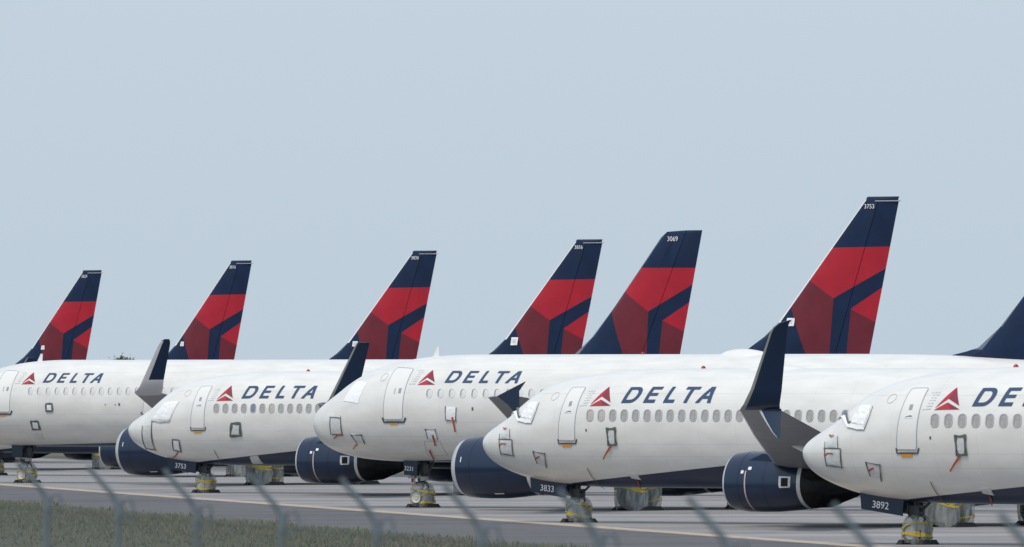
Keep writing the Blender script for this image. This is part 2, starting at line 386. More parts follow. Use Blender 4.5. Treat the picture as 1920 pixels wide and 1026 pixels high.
# --- skin-following pieces
def skin_grid(ty, f, nu, nv, off, name, m, wob=0.0, thick=True, seed=0):
    """f(u,v) -> (s,a); a slightly raised sheet whose edges meet the skin"""
    rnd = random.Random(seed); V = []; Fc = []
    for i in range(nu + 1):
        for j in range(nv + 1):
            s, a = f(i / nu, j / nv); e = (i in (0, nu) or j in (0, nv))
            V.append(spt(ty, s, a, off + (0 if e else wob * rnd.random())))
    for i in range(nu):
        for j in range(nv): Fc.append((i * (nv + 1) + j, (i + 1) * (nv + 1) + j, (i + 1) * (nv + 1) + j + 1, i * (nv + 1) + j + 1))
    if thick:
        rim = [(i, 0) for i in range(nu)] + [(nu, j) for j in range(nv)] + [(i, nv) for i in range(nu, 0, -1)] + [(0, j) for j in range(nv, 0, -1)]
        b = len(V)
        for (i, j) in rim: s, a = f(i / nu, j / nv); V.append(spt(ty, s, a, -.004))
        n = len(rim)
        for q in range(n):
            i0, j0 = rim[q]; i1, j1 = rim[(q + 1) % n]
            Fc.append((i0 * (nv + 1) + j0, b + q, b + (q + 1) % n, i1 * (nv + 1) + j1))
    me = mesh(name, V, Fc, m); bm = bmesh.new(); bm.from_mesh(me); bmesh.ops.recalc_face_normals(bm, faces=bm.faces[:]); bm.to_mesh(me); bm.free()
    return me
def quad_f(c):   # corners (s,a): bottom-left, bottom-right, top-right, top-left
    (s0, a0), (s1, a1), (s2, a2), (s3, a3) = c
    return lambda u, v: ((s0*(1-u)+s1*u)*(1-v)+(s3*(1-u)+s2*u)*v, (a0*(1-u)+a1*u)*(1-v)+(a3*(1-u)+a2*u)*v)
def skin_ribbon(ty, pts, w, off, name, m, closed=False, step=.12, wf=None):
    """ribbon of width w (metres) along (s,a) points"""
    P = []; n = len(pts)
    rng = range(n if closed else n - 1)
    for i in rng:
        p, q = pts[i], pts[(i + 1) % n]; d = (spt(ty, *p) - spt(ty, *q)).length; k = max(1, int(d / step))
        for t in range(k): P.append((p[0] + (q[0] - p[0]) * t / k, p[1] + (q[1] - p[1]) * t / k))
    if not closed: P.append(pts[-1])
    n = len(P); V = []; Fc = []
    for i in range(n):
        a = spt(ty, *P[(i - 1) % n if closed else max(i - 1, 0)]); b = spt(ty, *P[(i + 1) % n if closed else min(i + 1, n - 1)]); p = spt(ty, *P[i], off)
        nr = (spt(ty, *P[i], .1) - spt(ty, *P[i])).normalized(); sd = (b - a).cross(nr).normalized() * (w * (wf(i / n) if wf else 1) / 2)
        V += [p + sd - nr * .012, p + sd, p - sd, p - sd - nr * .012]
    for i in range(n if closed else n - 1):
        j = (i + 1) % n
        for q in range(3): Fc.append((i * 4 + q, j * 4 + q, j * 4 + q + 1, i * 4 + q + 1))
    me = mesh(name, V, Fc, m, smooth=False); return me
def decal(ty, polys, place, off, name, mats):
    """flat lettering outlines [(points, material index)] cut fine and laid on the skin: place(x,y) -> (s,a)"""
    bm = bmesh.new(); xs = [p[0] for q, _ in polys for p in q]; ys = [p[1] for q, _ in polys for p in q]
    for q, mi in polys:
        f = bm.faces.new([bm.verts.new((p[0], p[1], 0)) for p in q]); f.material_index = mi
    for lo, hi, ax, n in ((min(ys), max(ys), 1, 9), (min(xs), max(xs), 0, 14)):
        for i in range(1, n):
            c = [0, 0, 0]; nn = [0, 0, 0]; c[ax] = lo + (hi - lo) * i / n; nn[ax] = 1
            bmesh.ops.bisect_plane(bm, geom=bm.verts[:] + bm.edges[:] + bm.faces[:], plane_co=c, plane_no=nn)
    bmesh.ops.triangulate(bm, faces=bm.faces[:])
    for v in bm.verts:
        s, a = place(v.co.x, v.co.y); v.co = spt(ty, s, a, off)
    return bm_mesh(name, bm, mats, smooth=False)

# --- lettering outlines (cap height 1 unit = 110)
SH = .31
def sh(pts): return [(x + SH * y, y) for x, y in pts]
def letter(ch, x):
    h, w, b = 110, 25, 21
    if ch == 'D':
        o = []; i = []
        for k in range(17):
            t = math.pi / 2 - math.pi * k / 16; o.append((x + 58 + 55 * math.cos(t) ** .85 if math.cos(t) > 1e-6 else x + 58, 55 + 55 * math.sin(t)))
        for k in range(17):
            t = math.pi / 2 - math.pi * k / 16; i.append((x + 54 + 33 * (max(0, math.cos(t))) ** .85, 55 + 34 * math.sin(t)))
        polys = []
        oo = [(x, 110)] + o + [(x, 0)]; ii = [(x + w, 89)] + i + [(x + w, 21)]
        for k in range(len(oo) - 1): polys.append([oo[k], oo[k + 1], ii[k + 1], ii[k]])
        polys.append([(x, 0), (x + w, 21), (x + w, 89), (x, 110)])
        return [sh(p) for p in polys]
    if ch == 'E': return [sh(p) for p in ([(x, 0), (x + 84, 0), (x + 84, b), (x + w, b), (x + w, 45), (x + 78, 45), (x + 78, 65), (x + w, 65), (x + w, h - b), (x + 84, h - b), (x + 84, h), (x, h)],)]
    if ch == 'L': return [sh([(x, 0), (x + 78, 0), (x + 78, b), (x + w, b), (x + w, h), (x, h)])]
    if ch == 'T': return [sh([(x, h), (x, h - b), (x + 38, h - b), (x + 38, 0), (x + 64, 0), (x + 64, h - b), (x + 103, h - b), (x + 103, h)])]
    if ch == 'A': return [[(x, 0), (x + 30, 0), (x + 50, 26), (x + 66, 46), (x + 92, 79), (x + 92, h), (x + 88, h)],
                          [(x + 92, 79), (x + 91, 46), (x + 90, 26), (x + 89, 0), (x + 115, 0), (x + 120, h), (x + 92, h)],
                          [(x + 50, 26), (x + 90, 26), (x + 91, 46), (x + 66, 46)]]
WORD = [('D', 0), ('E', 162), ('L', 310), ('T', 423), ('A', 547)]
def word_polys():
    return [(p, 0) for ch, x in WORD for p in letter(ch, x)]
LOGO = [([(0.03, .07), (.93, 1.0), (.60, .46)], 0), ([(.93, 1.0), (1.0, .15), (.60, .46)], 1),
        ([(-.02, 0), (.56, .30), (.62, 0)], 0), ([(.56, .30), (1.0, 0), (.62, 0)], 1)]
def text_mesh(txt, size, m, name):
    cu = bpy.data.curves.new('t', 'FONT'); cu.body = txt; cu.size = size; cu.align_x = 'CENTER'; cu.align_y = 'CENTER'; cu.offset = size * .006
    o = bpy.data.objects.new('t', cu); col.objects.link(o); dg = bpy.context.evaluated_depsgraph_get()
    me = bpy.data.meshes.new_from_object(o.evaluated_get(dg)); bpy.data.objects.remove(o); bpy.data.curves.remove(cu)
    me.name = name; me.materials.clear(); me.materials.append(m); return me

# --- fin
def finmesh(fam, part):
    k = 4 if fam == '737' else 5
    if fam == '737':
        Z = lambda x, y: fin_pt(4, 1380 + x / 3.0175, 350 + y / 3.0175)
        le = [Z(745, 57), Z(410, 530), Z(240, 770), Z(160, 850), Z(60, 925)]
        te = [Z(926, 60), Z(755, 947)]
        hinge = [Z(815, 60), Z(572, 945)]
        lines = [(Z(548, 346), Z(878, 339)), (Z(425, 530), Z(565, 632)), (Z(565, 632), Z(852, 460)), (Z(565, 632), Z(540, 945)), (Z(320, 680), Z(410, 945)), (Z(660, 690), Z(828, 570)), (Z(660, 690), Z(632, 945)), (Z(660, 695), Z(785, 765))]
        big = -3000
        regions = [([Z(-600, 346), Z(548, 346), Z(878, 339), Z(1500, 326), Z(1500, -400), Z(-600, -400)], 0),
                   ([Z(-600, 347), Z(548, 346), Z(1500, 326), Z(1500, 72), Z(852, 460), Z(565, 632), Z(425, 530), Z(-275, 20)], 1),
                   ([Z(-275, 20), Z(425, 530), Z(565, 632), Z(540, 945), Z(516, 1245), Z(512, 1245), Z(410, 945), Z(320, 680), Z(0, -262)], 2),
                   ([Z(660, 690), Z(1500, 90), Z(1500, 1181), Z(785, 765)], 1),
                   ([Z(660, 693), Z(785, 765), Z(1500, 1181), Z(1500, 1500), Z(572, 1500), Z(632, 945)], 2)]
        base = 4.6; lew = .032; ttop = .14
    else:
        Z = lambda x, y: fin_pt(5, 900 + x / 3.9455, 420 + y / 3.9455)
        le = [Z(1385, 58), Z(1340, 100), Z(985, 630), Z(830, 840), Z(700, 965)]
        te = [Z(1645, 46), Z(1480, 962)]
        hinge = [Z(1535, 46), Z(1215, 962)]
        lines = [(Z(1205, 325), Z(1590, 325)), (Z(1080, 500), Z(1262, 648)), (Z(1262, 648), Z(1570, 450)), (Z(1262, 648), Z(1248, 962)), (Z(985, 650), Z(1080, 962)), (Z(1365, 712), Z(1548, 580)), (Z(1362, 715), Z(1335, 962)), (Z(1362, 715), Z(1505, 793))]
        regions = [([Z(-600, 325), Z(2600, 325), Z(2600, -400), Z(-600, -400)], 0),
                   ([Z(-600, 326), Z(2600, 326), Z(2600, -212), Z(1570, 450), Z(1262, 648), Z(1080, 500), Z(350, -94)], 1),
                   ([Z(350, -94), Z(1080, 500), Z(1262, 648), Z(1248, 962), Z(1225, 1500), Z(1244, 1500), Z(1080, 962), Z(985, 650), Z(600, -614)], 2),
                   ([Z(1365, 712), Z(2600, -180), Z(2600, 1390), Z(1505, 793)], 1),
                   ([Z(1362, 715), Z(1505, 793), Z(2600, 1390), Z(2600, 1800), Z(1244, 1800), Z(1335, 962)], 2)]
        base = 5.2; lew = .022; ttop = .15
    ztop = max(le[0][1], te[0][1])
    def ext(a, b, z): t = (z - a[1]) / (b[1] - a[1]); return (a[0] + (b[0] - a[0]) * t, z)
    le2 = le + ([(le[-1][0] - .8, base)] if fam == '737' else [(le[-1][0] - .55, 5.98), (le[-1][0] - 1.2, 5.84), (le[-1][0] - 1.9, 5.74), (le[-1][0] - 2.0, base)])
    te2 = [te[0], ext(te[0], te[1], base)]; hg = [ext(hinge[0], hinge[1], ztop), ext(hinge[0], hinge[1], base)]
    lez = np.array([p[1] for p in le2][::-1]); les = np.array([p[0] for p in le2][::-1])
    def LE(z): return float(np.interp(z, lez, les))
    def TE(z): return ext(te[0], te[1], z)[0]
    def HG(z): return ext(hinge[0], hinge[1], z)[0]
    gap = .012
    if part == 'fin': poly = le2 + [(hg[1][0] - gap, hg[1][1]), (hg[0][0] - gap, hg[0][1])]
    else:
        dn = .20 if fam == '737' else 0.0      # the cap above the rudder belongs to the fixed fin
        poly = [(HG(ztop - dn) + gap, ztop - dn), (HG(base) + gap, base), te2[1], (TE(ztop - dn), ztop - dn)]
    bm = bmesh.new(); bm.faces.new([bm.verts.new((p[0], 0, p[1])) for p in poly])
    if part == 'fin' and fam == '737':
        cap = [(HG(ztop) - gap, ztop), (HG(ztop - .17) - gap, ztop - .17), (TE(ztop - .17) - .05, ztop - .17), (TE(ztop) - .03, ztop)]
        bm.faces.new([bm.verts.new((p[0], 0, p[1])) for p in cap])
    def cut(p, q):
        d = Vector((q[0] - p[0], 0, q[1] - p[1])); n = Vector((d.z, 0, -d.x)).normalized()
        bmesh.ops.bisect_plane(bm, geom=bm.verts[:] + bm.edges[:] + bm.faces[:], plane_co=(p[0], 0, p[1]), plane_no=n)
    for p, q in lines: cut(p, q)
    zr = le[2][1] if fam == '737' else le[3][1]
    for fr in (.006, .03, .08, .18, .35, .55, .72, .86):
        cut((LE(zr) + fr * (TE(zr) - LE(zr)), zr), (LE(ztop - .3) + fr * (TE(ztop - .3) - LE(ztop - .3)), ztop - .3))
    for z in (ztop - .02, ztop - .06, ztop - .12, zr, (zr + base) / 2): cut((0, z), (100, z))
    if lew and part == 'fin': cut((LE(zr) + lew * (TE(zr) - LE(zr)), zr), (LE(ztop) + lew * 1.6 * (TE(ztop) - LE(ztop)), ztop))
    def inside(p, poly):
        c = False; n = len(poly)
        for i in range(n):
            (x1, y1), (x2, y2) = poly[i], poly[i - 1]
            if (y1 > p[1]) != (y2 > p[1]) and p[0] < (x2 - x1) * (p[1] - y1) / (y2 - y1) + x1: c = not c
        return c
    for f in bm.faces:
        c = f.calc_center_median(); u = (c.x - LE(c.z)) / max(.2, TE(c.z) - LE(c.z)); mi = 0
        for rg, i in regions:
            if inside((c.x, c.z), rg): mi = i; break
        if part == 'fin' and lew:
            fr = lew * (1 + .6 * (c.z - zr) / (ztop - zr))
            if u < fr and (c.z > le[3][1] or fam != '737') and c.z < ztop - .12: mi = 3
        f.material_index = mi
    geo = bm.faces[:]; ret = bmesh.ops.duplicate(bm, geom=bm.verts[:] + bm.edges[:] + bm.faces[:])
    dupv = set(v for v in ret['geom'] if isinstance(v, bmesh.types.BMVert))
    for v in bm.verts:
        z = v.co.z; ch = max(.3, TE(z) - LE(z)); u = min(1, max(0, (v.co.x - LE(z)) / ch))
        chord_t = .105 * min(ch, 5.6)
        t = 5 * chord_t * (.2969 * math.sqrt(u) - .126 * u - .3516 * u**2 + .2843 * u**3 - .1036 * u**4)
        t *= math.sqrt(max(0, min(1, (ztop - z) / .12)))
        if fam == '320' and part == 'rudder': t = max(t, .001)
        v.co.y = t if v in dupv else -t
    bmesh.ops.remove_doubles(bm, verts=bm.verts[:], dist=.0015)
    me = bm_mesh(part, bm, [M_navy_fin, M_red, M_maroon, M_finedge if fam == '737' else M_finedge_dark], angle=50)
    CACHE[('fininfo', fam)] = dict(ztop=ztop, LE=LE, TE=TE)
    return me
def fin_side(fam, s, z):
    i = CACHE[('fininfo', fam)]; ch = i['TE'](z) - i['LE'](z); u = (s - i['LE'](z)) / ch; c = .105 * min(ch, 5.6)
    return 5 * c * (.2969 * math.sqrt(max(u, 0)) - .126 * u - .3516 * u**2 + .2843 * u**3 - .1036 * u**4)

# --- lofts for wings
AF = [(1, 0), (.8, .30), (.55, .45), (.3, .5), (.12, .38), (.03, .2), (0, 0), (.03, -.16), (.12, -.28), (.3, -.36), (.55, -.28), (.8, -.12)]
def loft(secs, mats, name, side=1, paint=None):
    """secs: (s_le, l, z, chord, thickness, (nl, nz) thickness direction); side=1 port"""
    V = []; Fc = []; idx = []; n = len(AF)
    for (s, l, z, c, t, nv) in secs:
        for (u, w) in AF: V.append(Vector((s + u * c, -side * (l + nv[0] * w * t), z + nv[1] * w * t)))
    for i in range(len(secs) - 1):
        for j in range(n):
            Fc.append((i * n + j, i * n + (j + 1) % n, (i + 1) * n + (j + 1) % n, (i + 1) * n + j)); u = (AF[j][0] + AF[(j + 1) % n][0]) / 2
            idx.append(paint(i, u, j) if paint else 0)
    Fc.append(tuple(range(n))); idx.append(paint(0, .5, 0) if paint else 0)
    Fc.append(tuple((len(secs) - 1) * n + j for j in reversed(range(n)))); idx.append(paint(len(secs) - 2, .5, 0) if paint else 0)
    me = mesh(name, V, Fc, mats, idx, angle=50); bm = bmesh.new(); bm.from_mesh(me); bmesh.ops.recalc_face_normals(bm, faces=bm.faces[:]); bm.to_mesh(me); bm.free()
    return me
def wing(fam, side):
    up = (0, 1)
    if fam == '737': secs = [(10.9, .4, 1.72, 9.0, 1.0, up), (12.3, 1.9, 1.75, 7.2, .85, up), (14.45, 5.7, 2.15, 4.75, .52, up), (18.2, 12.3, 3.10, 2.9, .30, up), (20.95, 17.1, 3.93, 1.62, .16, up)]
    else: secs = [(10.8, .4, 2.15, 8.0, 1.0, up), (11.9, 1.97, 2.2, 6.9, .85, up), (14.35, 6.4, 2.70, 4.1, .5, up), (17.5, 12.2, 3.55, 2.8, .30, up), (19.85, 16.7, 4.27, 1.75, .15, up)]
    return loft(secs, [M_wing, M_metal], 'wing', side, paint=lambda i, u, j: 1 if u < .05 else 0)
def winglet(kind, side):
    o = (-.35, .94)
    if kind == 'scimitar' or kind == 'blended':
        d = 0 if kind == 'scimitar' else -.12
        secs = [(20.95, 17.1, 3.93, 1.62, .15, (0, 1)), (21.10, 17.28, 3.98, 1.55, .14, (-.5, .86)), (21.30, 17.40, 4.12, 1.42, .12, (-.85, .5)), (21.65, 17.50, 4.6, 1.22, .10, (-.97, .2)),
                (22.62 + d * .4, 17.80, 6.45 + d, .66, .05, (-.97, .2)), (22.76 + d * .4, 17.84, 6.60 + d, .58, .04, (-.97, .2)), (23.00 + d * .4, 17.88, 6.74 + d, .42, .03, (-.97, .2)), (23.46 + d * .4, 17.90, 6.84 + d, .06, .01, (-.97, .2))]
        if kind == 'blended': secs = [(s + (.48 if i > 3 else .35 if i else .1), l - (.28 if i > 3 else .05), z, c * (1.0 if i < 4 else 1.05), th_, nv) for i, (s, l, z, c, th_, nv) in enumerate(secs[:6])]
        return loft(secs, [M_navy, M_wingdark, M_wing], 'winglet', side, paint=lambda i, u, j: 2 if i == 0 else (1 if u < .08 else 0))
    secs = [(19.85, 16.7, 4.27, 1.75, .15, (0, 1)), (20.0, 17.0, 4.36, 1.5, .14, (-.4, .9)), (20.45, 17.25, 4.62, 1.35, .12, (-.85, .5)), (20.75, 17.4, 4.95, 1.2, .10, (-.95, .25)),
            (21.95, 17.80, 6.55, .66, .05, (-.97, .2)), (22.12, 17.84, 6.72, .52, .04, (-.97, .2)), (22.34, 17.86, 6.80, .26, .03, (-.97, .2))]
    return loft(secs, [M_navy, M_tipgrey, M_tipgrey], 'winglet', side, paint=lambda i, u, j: 2 if i < 3 else (1 if u < .25 and i < 5 else 0))
def ventral(side):
    secs = [(21.75, 17.22, 3.98, .92, .09, (-.8, -.5)), (22.15, 17.42, 3.60, .62, .07, (-.85, -.5)), (22.55, 17.60, 3.24, .34, .04, (-.85, -.5)), (22.80, 17.68, 3.06, .16, .02, (-.85, -.5))]
    return loft(secs, [M_navy, M_metal], 'winglet_strake', side, paint=lambda i, u, j: 1 if u < .12 else 0)
def plate(name, pts, l, t, m, side=1):
    V = [Vector((s, -side * (l + q * t / 2), z)) for q in (-1, 1) for s, z in pts]; n = len(pts)
    Fc = [tuple(range(n)), tuple(range(2 * n - 1, n - 1, -1))] + [(i, n + i, n + (i + 1) % n, (i + 1) % n) for i in range(n)]
    me = mesh(name, V, Fc, m, smooth=False); bm = bmesh.new(); bm.from_mesh(me); bmesh.ops.recalc_face_normals(bm, faces=bm.faces[:]); bm.to_mesh(me); bm.free(); return me
def stab(fam, side):
    if fam == '737': secs = [(33.2, .2, 4.72, 4.4, .42, (0, 1)), (37.6, 7.1, 5.40, 1.5, .13, (0, 1))]
    else: secs = [(31.4, .2, 4.75, 4.3, .42, (0, 1)), (35.0, 6.2, 5.15, 1.6, .13, (0, 1))]
    return loft(secs, [M_wing, M_metal], 'tailplane', side, paint=lambda i, u, j: 1 if u < .05 else 0)

# --- engines: rings along x, origin at the intake centre
ENG = {'737': dict(s=12.40, l=4.83, z=1.47, cowl=[(0.0, .90), (.05, .965), (.13, 1.0), (.55, 1.05), (1.1, 1.06), (1.8, 1.045), (2.5, .99), (3.15, .90)], core=(3.15, 4.95), flat=.93, rin=.80),
       '320': dict(s=11.15, l=5.75, z=1.62, cowl=[(0.0, .98), (.06, 1.05), (.27, 1.125), (.6, 1.16), (1.2, 1.18), (2.0, 1.17), (2.8, 1.10), (3.6, 1.0)], core=(3.6, 5.1), flat=1.0, rin=.90)}
def ering(V, x, r, flat, n=48, dz=0.0):
    for j in range(n):
        t = 2 * math.pi * j / n; y, z = r * math.cos(t), r * math.sin(t)
        if z < 0: z *= flat; y *= 1 + (1 - flat) * .5 * abs(math.sin(2 * t))
        V.append(Vector((x, y, z + dz)))
def rings(V, Fc, rs, flat, n=48):
    b = len(V)
    for x, r in rs: ering(V, x, r, flat, n)
    for i in range(len(rs) - 1):
        for j in range(n): Fc.append((b + i * n + j, b + i * n + (j + 1) % n, b + (i + 1) * n + (j + 1) % n, b + (i + 1) * n + j))
def cowl_mesh(fam):
    e = ENG[fam]; V, Fc = [], []; rings(V, Fc, e['cowl'][2:] + [(e['cowl'][-1][0] - .02, e['cowl'][-1][1] - .05), (e['cowl'][-1][0] - .6, e['cowl'][-1][1] - .1)], e['flat']); return mesh('engine', V, Fc, M_navy)
def lip_mesh(fam):
    e = ENG[fam]; V, Fc = [], []; rings(V, Fc, [(.75, e['rin']), (.25, e['rin'] - .03), (.08, e['rin'] + .02)] + e['cowl'][:3], e['flat']); return mesh('intake_lip', V, Fc, M_lip)
def fan_mesh(fam):
    e = ENG[fam]; V, Fc = [], []; rings(V, Fc, [(.78, e['rin']), (.70, .25), (.35, .03)], e['flat']); return mesh('intake_cover', V, Fc, M_black)
def wrap_mesh(fam):
    e = ENG[fam]; V, Fc = [], []; x0, x1 = e['core']; r0 = e['cowl'][-1][1]; rnd = random.Random(3); n = 48
    prof = [(x0 - .10, r0 + .015), (x0 + .05, r0 + .01), (x0 + .3, r0 - .04), (x0 + .6, r0 - .09), (x0 + .9, r0 - .2), (x0 + 1.2, r0 - .34), (x1 - .12, r0 - .5), (x1, .20), (x1 + .02, .03)]
    for x, r in prof:
        ering(V, x, r, e['flat'], n)
    ph = [rnd.random() * 6 for _ in range(6)]
    for i, v in enumerate(V):
        k = i // n; 
        if 1 < k < 7:
            t = math.atan2(v.z, v.y); f = 1 + .035 * math.sin(7 * t + ph[0] + k) + .025 * math.sin(13 * t + ph[1] - 1.3 * k) + .02 * rnd.uniform(-1, 1); v.y *= f; v.z *= f; v.z -= .10 * k / 8
    for i in range(len(prof) - 1):
        for j in range(n): Fc.append((i * n + j, i * n + (j + 1) % n, (i + 1) * n + (j + 1) % n, (i + 1) * n + j))
    return mesh('exhaust_cover', V, Fc, M_black)
def arc_band(fam, x, w, a0, a1, m, name, off=.012, n=20):
    e = ENG[fam]; xs = [p[0] for p in e['cowl']]; rs = [p[1] for p in e['cowl']]; V, Fc = [], []
    for i in range(n + 1):
        t = R(a0 + (a1 - a0) * i / n)
        for dx in (-w / 2, w / 2):
            r = float(np.interp(x + dx, xs, rs)) + off; y, z = r * math.cos(t), r * math.sin(t)
            if z < 0: z *= e['flat']; y *= 1 + (1 - e['flat']) * .5 * abs(math.sin(2 * t))
            V.append(Vector((x + dx, y, z)))
    for i in range(n): Fc.append((2 * i, 2 * i + 1, 2 * i + 3, 2 * i + 2))
    return mesh(name, V, Fc, m)
def patch_on_cowl(fam, x0, x1, a0, a1, m, name, off): return arc_band(fam, (x0 + x1) / 2, x1 - x0, a0, a1, m, name, off, 5)
def pylon_mesh(fam):
    e = ENG[fam]; top = .75 if fam == '737' else .95
    pts = [(1.2, .95), (2.4, .80), (e['core'][1] + .6, .35), (e['core'][1] + 1.6, top - .05), (e['core'][0] + .4, top + .35), (2.4, top + .32), (1.6, 1.12)]
    return plate('pylon', pts, 0, .36, M_white)

# --- landing gear wrapped in plastic
def tyre_mesh(r, w):
    prof = [(-w / 2, r * .55), (-w / 2, r * .86), (-w * .36, r * .97), (0, r), (w * .36, r * .97), (w / 2, r * .86), (w / 2, r * .55)]; V, Fc = [], []; n = 28
    for y, q in prof:
        for j in range(n): t = 2 * math.pi * j / n; V.append(Vector((q * math.cos(t), y, q * math.sin(t))))
    for i in range(len(prof) - 1):
        for j in range(n): Fc.append((i * n + j, i * n + (j + 1) % n, (i + 1) * n + (j + 1) % n, (i + 1) * n + j))
    return mesh('tyre', V, Fc, M_rubber)
def hub_mesh(r, w):
    V, Fc = [], []; n = 28; prof = [(-w * .42, .02), (-w * .46, r * .22), (-w * .36, r * .26), (-w * .40, r * .5), (-w * .47, r * .56)]
    for y, q in prof:
        for j in range(n): t = 2 * math.pi * j / n; V.append(Vector((q * math.cos(t), y, q * math.sin(t))))
    for i in range(len(prof) - 1):
        for j in range(n): Fc.append((i * n + j, i * n + (j + 1) % n, (i + 1) * n + (j + 1) % n, (i + 1) * n + j))
    return mesh('wheel_hub', V, Fc, M_hub)
def bag_shape(lx, ly, h, seed, foldamp=.06, neck=.45):
    rnd = random.Random(seed); ph = [rnd.random() * 6.28 for _ in range(8)]
    def P(t, v, off=0.0):
        # v 0 floor .. 1 top
        p = 2.25; ct, st = math.cos(t), math.sin(t); rr = (abs(ct) ** p + abs(st) ** p) ** (-1 / p)
        w_ = abs(2 * v - .86) / 1.14; prof = max(neck * .8, (1 - min(1, w_) ** 3.0) ** (1 / 2.4)) if v > .43 else 1.0 - .16 * w_ ** 2
        f = 1 + foldamp * (math.sin(5 * t + ph[0] + 2.6 * v) + .8 * math.sin(9 * t + ph[1] - 3.6 * v) + .6 * math.sin(14 * t + ph[2] + 6 * v)) * (.5 + .7 * abs(2 * v - .9)) * .75
        sag = .05 * math.sin(3 * t + ph[3])
        return Vector((lx / 2 * rr * ct * prof * f + off * ct, ly / 2 * rr * st * prof * f + off * st, max(.01, h * (v + sag * v * (1 - v) * 2))))
    return P
def bag_mesh(P, name='wheel_bag', lift=0.10):
    V, Fc = [], []; n = 44; lv = [0, .06, .15, .25, .36, .47, .58, .68, .76, .84, .91, .96, 1.0]
    for v in lv:
        for j in range(n):
            q = P(2 * math.pi * j / n, v)
            if v == 0: q.z = .012 + lift * max(0, math.sin(2 * math.pi * j / n * 3 + 1))
            V.append(q)
    for i in range(len(lv) - 1):
        for j in range(n): Fc.append((i * n + j, i * n + (j + 1) % n, (i + 1) * n + (j + 1) % n, (i + 1) * n + j))
    Fc.append(tuple((len(lv) - 1) * n + j for j in range(n)))
    return mesh(name, V, Fc, M_bag, angle=180)
def tape_mesh(P, bands, w=.07):
    """bands: (v at t=0, slope amplitude, phase, width factor)"""
    V, Fc = [], []; n = 44
    for (v0, am, ph, wf) in bands:
        b = len(V)
        for j in range(n):
            t = 2 * math.pi * j / n; v = v0 + am * math.sin(t + ph)
            hw = w * wf * (.75 + .35 * math.sin(3 * t + ph)) / 2
            q = P(t, min(.98, max(.03, v)), .015); V += [q + Vector((0, 0, hw)), q - Vector((0, 0, hw))]
        for j in range(n): k = (j + 1) % n; Fc.append((b + 2 * j, b + 2 * j + 1, b + 2 * k + 1, b + 2 * k))
    return mesh('tape', V, Fc, M_yellow)
GEAR = {'737': dict(ns=4.0, ntr=.34, nr=.34, nw=.20, nh=1.35, ms=19.6, ml=2.86, tr=.43, mr=.56, mw=.40, mh=1.9),
        '320': dict(ns=5.07, ntr=.25, nr=.38, nw=.22, nh=1.85, ms=17.7, ml=3.8, tr=.465, mr=.58, mw=.42, mh=2.3)}

def window_meshes(fam):
    w, h = (.245, .365) if fam == '737' else (.235, .335)
    def rr(w, h, r, n=5):
        out = []
        for cx, cz, a0 in ((w / 2 - r, h / 2 - r, 0), (-w / 2 + r, h / 2 - r, 90), (-w / 2 + r, -h / 2 + r, 180), (w / 2 - r, -h / 2 + r, 270)):
            for k in range(n): a = R(a0 + 90 * k / (n - 1)); out.append((cx + r * math.cos(a), cz + r * math.sin(a)))
        return out
    r = .105; o = rr(w + .06, h + .06, r + .03); i = rr(w, h, r); i2 = rr(w - .012, h - .012, r - .006); n = len(o); V = []; Fc = []
    for ring, y in ((o, -.004), (o, -.014), (i, -.016), (i2, -.002)):
        V += [Vector((x, y + .010 * (z / (h / 2)) ** 2, z)) for x, z in ring]
    for q in range(3):
        for j in range(n): Fc.append((q * n + j, q * n + (j + 1) % n, (q + 1) * n + (j + 1) % n, (q + 1) * n + j))
    frame = mesh('window', V, Fc, [M_wframe if fam == '737' else M_white, M_gasket_shadow], [0] * (2 * n) + [1] * n)
    if fam == '737': pv = [(x, z, 0) for x, z in i2]
    P = [Vector((0, -.0035, 0))] + [Vector((x, -.0035 + .010 * (z / (h / 2)) ** 2, z)) for x, z in i2]
    panes = {}
    for k, m in (('n', M_pane), ('d', M_pane_dark), ('w', M_pane_warm), ('s', M_shade)):
        panes[k] = mesh('pane', P, [(0, 1 + j, 1 + (j + 1) % n) for j in range(n)], m, smooth=False)
    # recess shadow painted as a dark crescent along the pane's forward edge
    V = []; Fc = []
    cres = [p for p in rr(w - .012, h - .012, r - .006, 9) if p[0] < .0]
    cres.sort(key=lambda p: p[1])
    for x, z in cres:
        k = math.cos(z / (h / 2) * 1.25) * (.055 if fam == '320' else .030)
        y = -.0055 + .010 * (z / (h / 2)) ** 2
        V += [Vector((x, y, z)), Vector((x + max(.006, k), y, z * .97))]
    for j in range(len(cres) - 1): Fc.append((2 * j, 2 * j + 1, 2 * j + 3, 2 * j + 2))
    return frame, panes, mesh('painted_recess_shadow', V, Fc, M_gasket_shadow, smooth=False)

def skin_matrix(ty, s, a, off=0.0):
    p = spt(ty, s, a, off); t = (spt(ty, s + .05, a) - spt(ty, s - .05, a)).normalized(); up = (spt(ty, s, a + .02) - spt(ty, s, a - .02)).normalized()
    nrm = up.cross(t).normalized(); up = t.cross(nrm).normalized()     # nrm inward-ish (+y local)
    m = Matrix((t, nrm, up)).transposed().to_4x4(); m.translation = p; return m

